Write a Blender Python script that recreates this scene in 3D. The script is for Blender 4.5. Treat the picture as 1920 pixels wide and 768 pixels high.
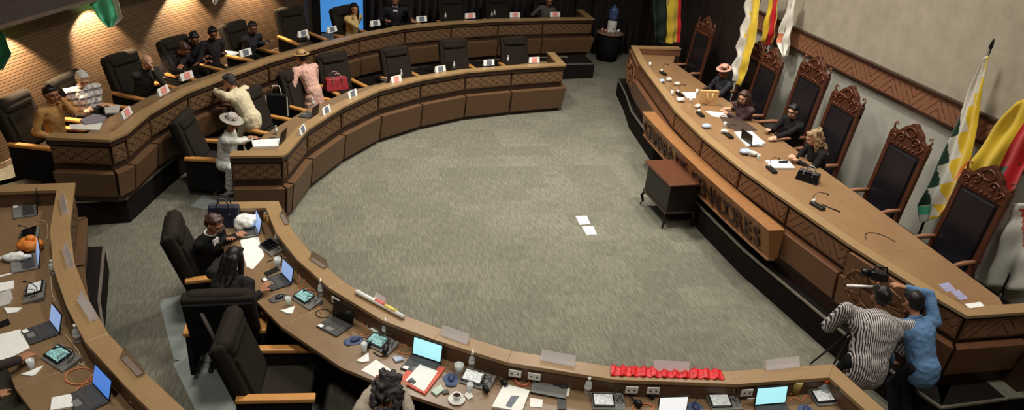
import bpy, math, random
from mathutils import Vector, Matrix, Euler, Quaternion
random.seed(7)
PI = math.pi
C = bpy.context.scene.collection
SC = bpy.context.scene
def clear():
    for o in list(bpy.data.objects): bpy.data.objects.remove(o)
clear()
# ------------------------------------------------------------------ camera
RW = Matrix(((0.97138887, -0.03119912, 0.23543637), (-0.22309385, -0.45982121, 0.85953103), (0.08144202, -0.88746328, -0.45362554)))
FPX, CX, CY, CH = 1387.0, 960.0, 384.0, 6.0
def ray(px, py): return RW @ Vector((px-CX, py-CY, FPX))
def at(px, py, z=0.0):
    d = ray(px, py); t = (z-CH)/d.z
    return Vector((d.x*t, d.y*t, z))
def atx(px, py, x):
    d = ray(px, py); t = x/d.x
    return Vector((x, d.y*t, CH+d.z*t))
def aty(px, py, y):
    d = ray(px, py); t = y/d.y
    return Vector((d.x*t, y, CH+d.z*t))
cam = bpy.data.cameras.new('camera'); co = bpy.data.objects.new('camera', cam); C.objects.link(co)
cam.sensor_width = 36; cam.lens = 36*FPX/1920; cam.clip_end = 200
X = RW @ Vector((1, 0, 0)); Y = RW @ Vector((0, -1, 0)); Z = RW @ Vector((0, 0, -1))
co.matrix_world = Matrix(((X.x, Y.x, Z.x, 0), (X.y, Y.y, Z.y, 0), (X.z, Y.z, Z.z, CH), (0, 0, 0, 1)))
SC.camera = co
SC.view_settings.view_transform = 'Standard'; SC.view_settings.look = 'None'
SC.view_settings.gamma = 1; SC.view_settings.use_curve_mapping = False
SC.view_settings.exposure = 0
# ------------------------------------------------------------------ materials
def lin(c):
    return tuple(((v/255)/12.92 if v/255 <= .04045 else ((v/255+.055)/1.055)**2.4) for v in c)+(1,)
MATS = {}
class NT:
    def __init__(s, name):
        s.m = bpy.data.materials.new(name); s.m.use_nodes = True; s.t = s.m.node_tree
        s.b = s.t.nodes['Principled BSDF']; s.l = s.t.links
    def n(s, typ, **kw):
        nd = s.t.nodes.new(typ)
        for k, v in kw.items(): setattr(nd, k, v)
        return nd
    def put(s, sock, v):
        if isinstance(v, bpy.types.NodeSocket): s.l.new(v, sock)
        else: sock.default_value = v
    def math(s, op, a, b=0.0, c=0.0):
        nd = s.n('ShaderNodeMath', operation=op)
        s.put(nd.inputs[0], a); s.put(nd.inputs[1], b)
        if op in ('MULTIPLY_ADD', 'COMPARE', 'SMOOTH_MIN'): s.put(nd.inputs[2], c)
        return nd.outputs[0]
    def coord(s, kind='Object', scale=(1, 1, 1), rot=(0, 0, 0)):
        tc = s.n('ShaderNodeTexCoord'); mp = s.n('ShaderNodeMapping')
        s.l.new(tc.outputs[kind], mp.inputs[0]); mp.inputs['Scale'].default_value = scale; mp.inputs['Rotation'].default_value = rot
        return mp.outputs[0]
    def noise(s, vec, scale=5, detail=3, rough=.55):
        nd = s.n('ShaderNodeTexNoise'); s.l.new(vec, nd.inputs['Vector'])
        nd.inputs['Scale'].default_value = scale; nd.inputs['Detail'].default_value = detail; nd.inputs['Roughness'].default_value = rough
        return nd.outputs[0]
    def mix(s, f, a, b):
        nd = s.n('ShaderNodeMix', data_type='RGBA'); s.put(nd.inputs[0], f); s.put(nd.inputs[6], a); s.put(nd.inputs[7], b)
        return nd.outputs[2]
    def ramp(s, f, stops):
        nd = s.n('ShaderNodeValToRGB'); s.put(nd.inputs[0], f); e = nd.color_ramp.elements
        while len(e) < len(stops): e.new(.5)
        for q, (p, c) in zip(e, stops): q.position = p; q.color = c
        return nd.outputs[0]
    def bump(s, h, st=.3, dist=.01):
        nd = s.n('ShaderNodeBump'); s.l.new(h, nd.inputs['Height']); nd.inputs['Strength'].default_value = st; nd.inputs['Distance'].default_value = dist
        s.l.new(nd.outputs[0], s.b.inputs['Normal'])
    def fin(s, col=None, rough=.5, metal=0, spec=.5, sheen=0):
        if col is not None: s.put(s.b.inputs['Base Color'], col)
        s.put(s.b.inputs['Roughness'], rough); s.b.inputs['Metallic'].default_value = metal
        s.b.inputs['Specular IOR Level'].default_value = spec
        if sheen: s.b.inputs['Sheen Weight'].default_value = sheen
        return s.m
def M(name, c, rough=.5, metal=0, var=.12, scale=12, spec=.4, emit=0, bump=0, sheen=0, alpha=1, trans=0):
    if name in MATS: return MATS[name]
    k = NT(name); v = k.coord('Object'); f = k.noise(v, scale, 3)
    a = lin(c); lo = tuple(x*(1-var) for x in a[:3])+(1,); hi = tuple(min(1, x*(1+var)) for x in a[:3])+(1,)
    col = k.ramp(f, [(.3, lo), (.7, hi)])
    if bump: k.bump(f, bump, .01)
    k.fin(col, rough, metal, spec, sheen)
    if emit: k.l.new(col, k.b.inputs['Emission Color']); k.b.inputs['Emission Strength'].default_value = emit
    if alpha < 1: k.b.inputs['Alpha'].default_value = alpha
    if trans: k.b.inputs['Transmission Weight'].default_value = trans
    MATS[name] = k.m; return k.m
def wood(name, c1, c2, rough=.35, kind='UV', sc=(1.5, 28, 28), bump=.05):
    k = NT(name); v = k.coord(kind, sc); f = k.noise(v, 1.6, 5, .6); g = k.noise(k.coord(kind, (.7, .7, .7)), 2, 2)
    col = k.mix(f, lin(c1), lin(c2)); dk = tuple(x*.72 for x in lin(c1)[:3])+(1,)
    col = k.mix(k.math('MULTIPLY', g, .35), col, dk)
    k.bump(f, bump, .004); k.fin(col, rough, 0, .4)
    MATS[name] = k.m; return k.m
WTOP = wood('ledge_wood', (142, 112, 76), (174, 142, 100), .32)
WTOP2 = wood('worktop_wood', (122, 96, 68), (148, 120, 88), .3, 'Object', (5, 5, 5))
PTOP = wood('podium_worktop_wood', (132, 100, 68), (160, 124, 88), .3, 'Object', (8, 1.2, 5))
WPAN = wood('panel_wood', (88, 64, 44), (114, 84, 58), .42)
WFR = wood('frame_wood', (50, 34, 25), (68, 47, 34), .45, 'Object', (6, 6, 30))
PPAN = wood('podium_panel_wood', (104, 68, 46), (132, 90, 62), .42)
PFR = wood('podium_frame_wood', (50, 31, 23), (70, 44, 32), .45, 'Object', (6, 6, 30))
SIGN = wood('sign_wood', (136, 92, 54), (164, 114, 68), .4)
THW = wood('throne_wood', (64, 34, 22), (98, 54, 34), .4, 'Object', (10, 10, 4), .15)
ARMW = wood('armrest_wood', (196, 134, 68), (216, 156, 88), .35, 'Object', (30, 4, 30))
def lattice(name, c1, c2, dark, period=.1, big=False):
    k = NT(name); tc = k.n('ShaderNodeTexCoord'); sp = k.n('ShaderNodeSeparateXYZ'); k.l.new(tc.outputs['UV'], sp.inputs[0])
    u, v = sp.outputs[0], sp.outputs[1]
    if not big:
        u = k.math('MULTIPLY', u, .62)
        a = k.math('ABSOLUTE', k.math('SINE', k.math('MULTIPLY', k.math('ADD', u, v), PI/period)))
        b = k.math('ABSOLUTE', k.math('SINE', k.math('MULTIPLY', k.math('SUBTRACT', u, v), PI/period)))
        h = k.math('MINIMUM', a, b)
        ring = k.math('ABSOLUTE', k.math('SINE', k.math('MULTIPLY', k.math('MULTIPLY', a, b), 5.0)))
        h = k.math('MULTIPLY', k.math('MINIMUM', k.math('MULTIPLY', h, 3.0), 1.0), k.math('ADD', k.math('MULTIPLY', ring, .5), .5))
    else:
        t = k.math('FRACT', k.math('DIVIDE', u, period))
        tri = k.math('ABSOLUTE', k.math('SUBTRACT', t, .5))
        w = k.math('ADD', v, k.math('MULTIPLY', tri, period*1.1))
        st = k.math('ABSOLUTE', k.math('SINE', k.math('MULTIPLY', w, PI/.15)))
        line = k.math('MINIMUM', k.math('MULTIPLY', st, 2.6), 1.0)
        t2 = k.math('FRACT', k.math('DIVIDE', u, period*.5))
        zone = k.math('GREATER_THAN', k.math('ABSOLUTE', k.math('SUBTRACT', t2, .5)), .12)
        dots = k.math('GREATER_THAN', k.math('SINE', k.math('MULTIPLY', k.math('SUBTRACT', u, v), 110.0)), -.2)
        h = k.math('MAXIMUM', line, k.math('MULTIPLY', k.math('SUBTRACT', 1.0, zone), dots))
    g = k.noise(k.coord('UV', (2, 20, 1)), 2, 4)
    base = k.mix(g, lin(c1), lin(c2)); col = k.mix(h, lin(dark), base)
    k.bump(h, .6, .012); k.fin(col, .5, 0, .35); MATS[name] = k.m; return k.m
CARV = lattice('carved_lattice_wood', (106, 78, 52), (132, 100, 68), (40, 26, 18), .13)
CHEV = lattice('carved_chevron_wood', (112, 76, 52), (138, 98, 68), (56, 34, 24), 1.05, True)
CHEVW = lattice('carved_band_wood', (132, 88, 64), (160, 110, 80), (84, 50, 36), 1.1, True)
def carpet(name, c, f=1.0):
    k = NT(name); v = k.coord('Object'); sp = k.n('ShaderNodeSeparateXYZ'); k.l.new(v, sp.inputs[0])
    cx = k.math('FLOOR', k.math('DIVIDE', sp.outputs[0], .5)); cy = k.math('FLOOR', k.math('DIVIDE', sp.outputs[1], .5))
    cb = k.n('ShaderNodeCombineXYZ'); k.put(cb.inputs[0], cx); k.put(cb.inputs[1], cy)
    wn = k.n('ShaderNodeTexWhiteNoise'); k.l.new(cb.outputs[0], wn.inputs['Vector'])
    s1 = k.noise(k.coord('Object', (42, 5, 1)), 1, 3, .7); s2 = k.noise(k.coord('Object', (90, 60, 1)), 1, 2)
    big = k.noise(k.coord('Object', (.6, .6, 1)), 1, 2)
    t = k.math('ADD', k.math('MULTIPLY', s1, 1.5), k.math('MULTIPLY', s2, .35))
    t = k.math('ADD', t, k.math('MULTIPLY', wn.outputs[0], .16)); t = k.math('ADD', t, k.math('MULTIPLY', big, .3))
    a = lin(c)
    col = k.ramp(k.math('MULTIPLY', t, .6), [(.38, tuple(x*.62 for x in a[:3])+(1,)), (.66, a), (.84, tuple(min(1, x*1.5) for x in a[:3])+(1,))])
    k.bump(s1, .25, .01); k.fin(col, .92, 0, .15, .75); k.b.inputs['Sheen Roughness'].default_value = .38; k.b.inputs['Sheen Tint'].default_value = lin((200, 194, 176)); MATS[name] = k.m; return k.m
CARPET = carpet('streaked_carpet', (104, 101, 88))
def slats(name):
    k = NT(name); tc = k.n('ShaderNodeTexCoord'); sp = k.n('ShaderNodeSeparateXYZ'); k.l.new(tc.outputs['UV'], sp.inputs[0])
    v = k.math('FRACT', k.math('DIVIDE', sp.outputs[1], .052))
    g = k.math('MINIMUM', k.math('MULTIPLY', k.math('SUBTRACT', .5, k.math('ABSOLUTE', k.math('SUBTRACT', v, .5))), 7.0), 1.0)
    row = k.math('FLOOR', k.math('DIVIDE', sp.outputs[1], .052))
    cb = k.n('ShaderNodeCombineXYZ'); k.put(cb.inputs[0], k.math('MULTIPLY', sp.outputs[0], 1.2)); k.put(cb.inputs[1], k.math('MULTIPLY', row, 3.7))
    f = k.noise(cb.outputs[0], 1.5, 4)
    col = k.mix(f, lin((70, 54, 42)), lin((124, 96, 68))); col = k.mix(g, lin((36, 22, 16)), col)
    k.bump(g, .5, .015); k.fin(col, .5, 0, .3); MATS[name] = k.m; return k.m
SLAT = slats('slat_wood_wall')
STUC = M('wall_stucco', (178, 168, 148), .9, var=.1, scale=4, bump=.15, spec=.1)
STUC2 = M('wall_lower_plaster', (188, 184, 170), .9, var=.06, scale=3, bump=.1, spec=.1)
BLK = M('black_fabric', (24, 23, 22), .9, var=.25, scale=60, spec=.15, bump=.2)
CHR = M('charcoal_upholstery', (44, 39, 33), .95, var=.2, scale=90, spec=.1, bump=.3)
BKP = M('black_plastic', (18, 18, 18), .4, var=.2)
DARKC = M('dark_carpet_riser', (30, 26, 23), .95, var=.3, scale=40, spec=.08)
STEEL = M('edge_metal', (150, 140, 128), .4, .6)
LEA = M('black_leather', (24, 22, 27), .32, var=.2, scale=8, spec=.5, bump=.1)
WHT = M('white_paper', (236, 234, 226), .7, var=.03)
PINKL = M('pink_logo_paper', (232, 150, 140), .7, var=.15, scale=30)
BLUL = M('grey_logo_paper', (110, 116, 124), .7, var=.35, scale=60)
GRY = M('grey_plastic', (120, 118, 112), .5)
DGR = M('dark_grey_plastic', (62, 60, 58), .5)
KEYS = M('keyboard_keys', (70, 68, 66), .6, var=.4, scale=120)
CLR = M('clear_plastic', (226, 230, 226), .15, var=.05, alpha=.68)
ACR = M('acrylic', (246, 238, 234), .12, var=.02, alpha=.7)
CAPW = M('white_cap_plastic', (238, 236, 228), .5, var=.03)
ORC = M('orange_cable', (214, 128, 82), .6)
BEI = M('beige_cable', (196, 170, 140), .6)
RED = M('red_satin', (206, 30, 34), .35, var=.25, scale=22)
REDP = M('red_folder', (206, 84, 62), .5)
NAVY = M('navy_plastic', (44, 56, 92), .55)
PAD = M('blue_mouse_pad', (76, 88, 118), .85)
TBL = M('dark_table_wood', (34, 26, 22), .4)
GOLD = M('tan_paper_bag', (204, 162, 106), .7)
def scr(name, c, e=1.0): return M(name, c, .3, emit=e, var=.03, scale=3)
S_CY = scr('cyan_screen', (168, 232, 240), .85); S_LB = scr('pale_blue_screen', (140, 168, 214), .8); S_BL = scr('blue_screen', (78, 130, 214), .8)
S_WH = scr('white_screen', (240, 240, 240), .8); S_TQ = M('terminal_screen', (120, 160, 158), .3, var=.75, scale=40, emit=.45); S_BK = M('dark_screen', (14, 14, 16), .15)
S_GW = M('pale_terminal_screen', (196, 198, 194), .3, var=.3, scale=50, emit=.3)
# ------------------------------------------------------------------ mesh builder
def basis(d):
    d = d.normalized(); a = Vector((0, 0, 1)) if abs(d.z) < .9 else Vector((1, 0, 0))
    u = d.cross(a).normalized(); return u, d.cross(u).normalized()
class MB:
    def __init__(s): s.v = []; s.f = []; s.mi = []; s.uv = {}; s.k = 0
    def add(s, vs, fs, uvs=None):
        n = len(s.v); s.v += [tuple(v) for v in vs]
        for i, f in enumerate(fs):
            if uvs: s.uv[len(s.f)] = uvs[i]
            s.f.append(tuple(n+j for j in f)); s.mi.append(s.k)
        return s
    def hexa(s, p, uv=None):
        fs = [(0, 3, 2, 1), (4, 5, 6, 7), (0, 1, 5, 4), (1, 2, 6, 5), (2, 3, 7, 6), (3, 0, 4, 7)]
        return s.add(p, fs, uv)
    def box(s, c, d, rot=None):
        x, y, z = d[0]/2, d[1]/2, d[2]/2
        p = [Vector(q) for q in [(-x, -y, -z), (x, -y, -z), (x, y, -z), (-x, y, -z), (-x, -y, z), (x, -y, z), (x, y, z), (-x, y, z)]]
        if rot is not None:
            R = Euler(rot).to_matrix(); p = [R @ q for q in p]
        return s.hexa([q+Vector(c) for q in p])
    def rod(s, a, b, r0, r1=None, n=10, cap=True):
        a = Vector(a); b = Vector(b); r1 = r0 if r1 is None else r1; u, w = basis(b-a)
        vs = []
        for p, r in ((a, r0), (b, r1)):
            for i in range(n):
                t = 2*PI*i/n; vs.append(p+u*(r*math.cos(t))+w*(r*math.sin(t)))
        fs = [(i, (i+1) % n, n+(i+1) % n, n+i) for i in range(n)]
        if cap: fs += [tuple(range(n-1, -1, -1)), tuple(range(n, 2*n))]
        return s.add(vs, fs)
    def tube(s, pts, r, n=8):
        pts = [Vector(p) for p in pts]; vs = []; m = len(pts)
        for i, p in enumerate(pts):
            d = pts[min(i+1, m-1)]-pts[max(i-1, 0)]; u, w = basis(d); rr = r(i/(m-1)) if callable(r) else r
            for j in range(n):
                t = 2*PI*j/n; vs.append(p+u*(rr*math.cos(t))+w*(rr*math.sin(t)))
        fs = [(i*n+j, i*n+(j+1) % n, (i+1)*n+(j+1) % n, (i+1)*n+j) for i in range(m-1) for j in range(n)]
        fs += [tuple(range(n-1, -1, -1)), tuple(range((m-1)*n, m*n))]
        return s.add(vs, fs)
    def ell(s, c, r, R=None, n=14, m=9):
        c = Vector(c); r = (r, r, r) if not hasattr(r, '__len__') else r; vs = []
        def pt(a, b, z):
            q = Vector((r[0]*a, r[1]*b, r[2]*z)); return c+(R @ q if R is not None else q)
        vs.append(pt(0, 0, -1))
        for i in range(1, m):
            f = -PI/2+PI*i/m
            for j in range(n):
                t = 2*PI*j/n; vs.append(pt(math.cos(f)*math.cos(t), math.cos(f)*math.sin(t), math.sin(f)))
        vs.append(pt(0, 0, 1)); L = len(vs)-1
        fs = [(0, 1+(j+1) % n, 1+j) for j in range(n)]
        for i in range(m-2):
            for j in range(n): fs.append((1+i*n+j, 1+i*n+(j+1) % n, 1+(i+1)*n+(j+1) % n, 1+(i+1)*n+j))
        b = 1+(m-2)*n; fs += [(b+j, b+(j+1) % n, L) for j in range(n)]
        return s.add(vs, fs)
    def cap(s, a, b, r0, r1=None, n=12):
        r1 = r0 if r1 is None else r1; a = Vector(a); b = Vector(b)
        s.ell(a, r0, None, n, 7); s.ell(b, r1, None, n, 7)
        if (b-a).length > 1e-5: s.rod(a, b, r0, r1, n)
        return s
    def lathe(s, prof, c=(0, 0, 0), n=20, sx=1, sy=1):
        c = Vector(c); vs = []; m = len(prof)
        for r, z in prof:
            for j in range(n):
                t = 2*PI*j/n; vs.append(c+Vector((r*sx*math.cos(t), r*sy*math.sin(t), z)))
        fs = [(i*n+j, i*n+(j+1) % n, (i+1)*n+(j+1) % n, (i+1)*n+j) for i in range(m-1) for j in range(n)]
        fs += [tuple(range(n-1, -1, -1)), tuple(range((m-1)*n, m*n))]
        return s.add(vs, fs)
    def prism(s, poly, z0, z1):
        n = len(poly); vs = [(p[0], p[1], z0) for p in poly]+[(p[0], p[1], z1) for p in poly]
        return s.add(vs, [tuple(range(n-1, -1, -1)), tuple(range(n, 2*n))]+[(i, (i+1) % n, n+(i+1) % n, n+i) for i in range(n)])
    def xf(s, mat, start=0):
        s.v[start:] = [tuple(mat @ Vector(v)) for v in s.v[start:]]; return s
    def mesh(s, name, mats):
        me = bpy.data.meshes.new(name); me.from_pydata(s.v, [], s.f)
        for m in (mats if isinstance(mats, (list, tuple)) else [mats]): me.materials.append(m)
        if max(s.mi, default=0) > 0: me.polygons.foreach_set('material_index', s.mi)
        if s.uv:
            ul = me.uv_layers.new(name='UVMap')
            for fi, uvs in s.uv.items():
                st = me.polygons[fi].loop_start
                for q, c in enumerate(uvs): ul.data[st+q].uv = c
        me.update(); return me
    def build(s, name, mats, parent=None, smooth=False, bevel=0, solid=0):
        me = s.mesh(name, mats); o = bpy.data.objects.new(name, me); C.objects.link(o)
        if smooth: me.polygons.foreach_set('use_smooth', [True]*len(me.polygons))
        if parent: o.parent = parent
        if solid: md = o.modifiers.new('s', 'SOLIDIFY'); md.thickness = solid; md.offset = 0
        if bevel:
            md = o.modifiers.new('b', 'BEVEL'); md.width = bevel; md.segments = 2; md.limit_method = 'ANGLE'; md.angle_limit = .9
        return o
TS = bpy.data.scenes.new('workbench')
def remesh(mb, name, mats, parent=None, vox=.01, sm=3, noise=0, seed=0):
    me = mb.mesh('tmp', mats); o = bpy.data.objects.new('tmp', me); TS.collection.objects.link(o)
    r = o.modifiers.new('r', 'REMESH'); r.mode = 'VOXEL'; r.voxel_size = vox; r.use_smooth_shade = True
    if sm: q = o.modifiers.new('q', 'SMOOTH'); q.iterations = sm; q.factor = .5
    TS.view_layers[0].update(); dg = TS.view_layers[0].depsgraph; m2 = bpy.data.meshes.new_from_object(o.evaluated_get(dg)); m2.name = name
    bpy.data.objects.remove(o); bpy.data.meshes.remove(me)
    m2.materials.clear()
    for m in (mats if isinstance(mats, (list, tuple)) else [mats]): m2.materials.append(m)
    if noise:
        from mathutils import noise as nz
        for v in m2.vertices:
            p = v.co*18+Vector((seed, seed, 0)); v.co += v.normal*(noise*nz.noise(p)+noise*.6*nz.noise(p*2.7))
    m2.polygons.foreach_set('use_smooth', [True]*len(m2.polygons)); m2.update()
    ob = bpy.data.objects.new(name, m2); C.objects.link(ob)
    if parent: ob.parent = parent
    return ob
def thing(name, label, cat, loc=(0, 0, 0), rz=0, group=None):
    o = bpy.data.objects.new(name, None); C.objects.link(o); o.empty_display_size = .1
    o.location = loc; o.rotation_euler = (0, 0, rz); o['label'] = label; o['category'] = cat
    if group: o['group'] = group
    return o
def tag(o, label, cat, group=None):
    o['label'] = label; o['category'] = cat
    if group: o['group'] = group
    return o
def struct(o): o['kind'] = 'structure'; return o
def dup(root, loc=None, rz=None, label=None, group=None, scale=None):
    def cp(o, par):
        c = o.copy(); C.objects.link(c)
        if par is not None: c.parent = par
        for ch in list(o.children): cp(ch, c)
        return c
    r = cp(root, None)
    if loc is not None: r.location = loc
    if rz is not None: r.rotation_euler = (0, 0, rz)
    if label: r['label'] = label
    if group: r['group'] = group
    if scale: r.scale = scale
    return r
USED = set()
def place(proto, loc, rz, label, group=None, scale=None):
    """first use moves the prototype itself, later uses copy it"""
    if proto.name not in USED:
        USED.add(proto.name); proto.location = loc; proto.rotation_euler = (0, 0, rz); proto['label'] = label
        if group: proto['group'] = group
        if scale: proto.scale = scale
        return proto
    r = dup(proto, loc, rz, label, group, scale)
    if not group and 'group' in r: del r['group']
    if not scale: r.scale = proto.scale
    return r
# ------------------------------------------------------------------ offsets of poly-lines
def offs(P, e, side=1):
    """offset 2-D polyline P by e towards `side` (1 = left of travel)"""
    out = []; n = len(P)
    for i in range(n):
        ds = []
        if i > 0: ds.append((Vector(P[i][:2])-Vector(P[i-1][:2])).normalized())
        if i < n-1: ds.append((Vector(P[i+1][:2])-Vector(P[i][:2])).normalized())
        ns = [Vector((-d.y, d.x))*side for d in ds]
        if len(ns) == 1: o = ns[0]*e
        else:
            b = (ns[0]+ns[1]); b.normalize(); o = b*(e/max(.35, b.dot(ns[0])))
        out.append(Vector(P[i][:2])+o)
    return out
def sweep(mb, A, B, z0, z1, B0=None, A0=None):
    """solid strip between polylines A and B (tops at z1, bottoms A0/B0 at z0) with UV along the run"""
    A0 = A0 or A; B0 = B0 or B; u = 0
    for i in range(len(A)-1):
        L = (A[i+1]-A[i]).length; w = (B[i]-A[i]).length
        p = [(*A0[i], z0), (*A0[i+1], z0), (*B0[i+1], z0), (*B0[i], z0), (*A[i], z1), (*A[i+1], z1), (*B[i+1], z1), (*B[i], z1)]
        h = z1-z0; q = lambda a, b: [(u, a), (u+L, a), (u+L, b), (u, b)]
        mb.hexa(p, [[(u, 0), (u, w), (u+L, w), (u+L, 0)], q(0, w), q(0, h), [(u, 0), (u+w, 0), (u+w, h), (u, h)], [(u+L, 0), (u, 0), (u, h), (u+L, h)], [(u, 0), (u+w, 0), (u+w, h), (u, h)]])
        u += L
def lerp2(a, b, t): return a+(b-a)*t
# ------------------------------------------------------------------ room shell
def V2(p): return Vector((p[0], p[1]))
def PX(lst, z): return [V2(at(a, b, z)) for a, b in lst]
WALL = [V2(p) for p in [(-7.2, 3), (-6.9, 8.0), (-6.2, 10.5), (-5.15, 12.5), (-4.2, 14.8), (-3, 16.9), (-1.8, 18.7), (-0.55, 20.2), (-0.3, 21.3)]]
XR, YB, HC, F1, F2 = 9.4, 21.3, 8.4, .42, .42
m = MB(); m.box((1.0, 9.2, -.05), (18, 26, .1)); struct(m.build('floor', CARPET))
m = MB(); m.box((1.0, 9.2, HC+.05), (18, 26, .1)); struct(m.build('ceiling', M('ceiling_paint', (150, 142, 128), .9)))
def wall_strip(name, P, z0, z1, mat, th=.15, side=1):
    mb = MB(); sweep(mb, P, offs(P, th, side), z0, z1); return struct(mb.build(name, mat))
wall_strip('wall_left', WALL, 0, HC, SLAT, .15, 1)
wall_strip('wall_right', [V2((XR, -3.5)), V2((XR, 21.4))], 0, HC, STUC, .15, -1)
wall_strip('wall_back', [V2((-.45, YB+.25)), V2((9.5, YB+.25))], 0, HC, M('back_wall_paint', (46, 38, 32), .9), .15, 1)
wall_strip('wall_front', [V2((-8, -3.6)), V2((9.5, -3.6))], 0, HC, M('front_wall_paint', (120, 104, 84), .9), .15, -1)
wall_strip('wall_side', [V2((-7.2, 3)), V2((-7.9, -3.6))], 0, HC, SLAT, .15, -1)
# lower plaster band and carved wooden band on the right wall
zb0, zb1 = 2.43, 2.80
m = MB(); m.box((XR-.015, 9.6, (F2+zb0)/2), (.03, 11.4, zb0-F2)); struct(m.build('wall_panel', STUC2))
m = MB(); P = [V2((XR-.07, 15.3)), V2((XR-.07, -3.0))]; sweep(m, P, [V2((XR, 15.3)), V2((XR, -3.0))], zb0, zb1)
struct(m.build('trim_1', CHEVW))
for nm, z in (('trim_2', zb0), ('trim_3', zb1)):
    m = MB(); m.box((XR-.05, 6.2, z), (.1, 18.2, .035)); struct(m.build(nm, PFR))
m = MB(); m.box((XR-.04, 9.4, F2+.06), (.03, 11.4, .12)); struct(m.build('baseboard_right', M('grey_skirting', (92, 84, 76), .8)))
m = MB(); b = offs(WALL, -.02, 1); sweep(m, b, WALL, F1, F1+.09); struct(m.build('baseboard_left', M('light_skirting', (150, 128, 104), .6)))
DKW = M('dark_wall_panelling', (44, 34, 30), .6, var=.25, scale=3)
for k in range(6):
    m = MB(); m.box((XR-.06, 15.8+k*1.02, 2.6), (.1, .96, 5.0)); m.box((XR-.1, 15.33+k*1.02, 2.6), (.06, .06, 5.0)); struct(m.build('wall_panel', DKW, bevel=.01))
# soffit that runs along the slatted wall
m = MB(); sweep(m, offs(WALL, -.3, 1), WALL, 2.68, 3.4); struct(m.build('trim_4', M('soffit_grey', (92, 80, 78), .8, var=.15, scale=20)))
m = MB(); sweep(m, offs(WALL, -.33, 1), offs(WALL, -.3, 1), 2.66, 2.72); struct(m.build('trim_5', M('soffit_edge', (128, 112, 100), .6)))
# raised platforms
def platform(name, front, back, z, tr, SD, tk):
    poly = front+back[::-1]
    a = sum(poly[i].x*poly[(i+1) % len(poly)].y-poly[(i+1) % len(poly)].x*poly[i].y for i in range(len(poly)))
    if a < 0: poly = poly[::-1]
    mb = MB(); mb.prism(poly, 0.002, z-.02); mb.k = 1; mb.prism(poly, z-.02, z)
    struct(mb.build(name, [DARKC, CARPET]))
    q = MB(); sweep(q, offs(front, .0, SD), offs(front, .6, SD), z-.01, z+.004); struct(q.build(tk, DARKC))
    t = MB(); s = 1
    A = offs(front, .012, 1); B = offs(front, -.02, 1); sweep(t, A, B, z-.02, z+.008); struct(t.build(tr, STEEL))
hO, zO = 1.48, F1
D1P = PX([(1040, 98), (1062, 121), (962, 127), (875, 134), (791, 148), (712, 168), (642, 200), (578, 241), (541, 284), (530, 291), (430, 292)], 1.15)
D2P = [V2((-1.5, 9.55))]+PX([(522, 376), (547, 430), (585, 477), (645, 528), (740, 584), (830, 617), (960, 657), (1150, 687), (1370, 695), (1562, 682), (1690, 795)], 1.15)
O1P = PX([(1093, 18), (1115, 35), (1020, 36), (936, 38), (848, 43), (761, 51), (675, 67), (590, 90), (505, 115), (428, 143), (353, 171), (282, 211), (238, 248), (205, 262), (85, 257)], hO)
O2P = [V2((-4.6, 9.53))]+PX([(141, 342), (131, 425), (139, 490), (167, 562), (203, 625), (277, 702), (350, 770)], hO)+[V2((-.3, 4.35))]
PDP = [V2((8.45, 16.64))]+PX([(1183, 85), (1199, 118), (1265, 206), (1316, 256), (1387, 314), (1479, 379), (1595, 459), (1738, 548), (1815, 592)], 1.5)+[V2((7.98, 5.46))]
fr = [V2((7.1, 21.0)), V2((7.1, 18.72)), V2((5.5, 18.52)), V2((4.3, 18.3)), V2((3.1, 17.95)), V2((1.9, 17.3)), V2((.75, 16.4)), V2((-.3, 15.25)), V2((-1.15, 14.2))]+PX([(362, 268), (300, 317), (237, 372), (100, 381)], .42)+[V2((-6.2, 11.05))]
W1 = [p for p in WALL[2:]]
platform('floor_platform_upper', fr, [V2((7.1, 21.25)), V2((-.3, 21.25))]+list(reversed(WALL[3:-1]))+[V2((-5.95, 11.0))], F1, 'trim_6', -1, 'trim_10')
o2f = [V2((-6.6, 9.75))]+[p for p in offs(O2P[1:], -.14, -1)]
o2f[1] = V2((o2f[1].x, 9.75))
platform('floor_platform_lower', o2f, [V2((-6.75, 9.7)), V2((-7.0, 3.2))], F1, 'trim_7', -1, 'trim_11')
pf = [V2((9.35, 17.4)), V2((7.3, 17.4)), V2((7.06, 16.2)), V2((6.75, 15.0)), V2((6.53, 13.2)), V2((6.3, 11.6)), V2((6.2, 10.17)), V2((6.24, 8.8)), V2((6.48, 6.9)), V2((6.72, 5.45)), V2((6.8, 5.2)), V2((7.75, 5.22))]
platform('floor_platform_podium', pf, [V2((9.35, 17.3)), V2((9.35, 3.0)), V2((8.3, 3.0)), V2((8.3, 5.2))], F2, 'trim_8', 1, 'trim_12')
# back: fluted dark curtains, columns, doorway with blue light
def curtain(x0, x1, y, z0, z1, name, mat, label, amp=.07, per=.22):
    n = int((x1-x0)/per*8); vs = []
    for i in range(n+1):
        x = x0+(x1-x0)*i/n; yy = y+amp*math.sin(2*PI*(x-x0)/per)+.02*math.sin(x*7.3)
        for z in (z0, z1): vs.append((x, yy, z))
    mb = MB(); mb.add(vs, [(2*i, 2*i+2, 2*i+3, 2*i+1) for i in range(n)])
    return tag(mb.build(name, mat, smooth=True, solid=.012), label, 'curtain')
CUR = M('dark_brown_curtain', (44, 32, 27), .85, var=.3, scale=3, sheen=.2)
curtain(1.05, 7.15, YB, .43, 4.2, 'fluted_curtain', CUR, 'long dark brown fluted curtain behind the far outer desk')
curtain(7.8, 9.3, YB-.1, 0.01, 4.2, 'fluted_curtain', CUR, 'dark curtain between the water dispenser and the podium corner')
curtain(7.25, 7.7, YB-.05, 0.01, 4.2, 'fluted_curtain', CUR, 'narrow curtain fold behind the water dispenser table', .05, .13)
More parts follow.
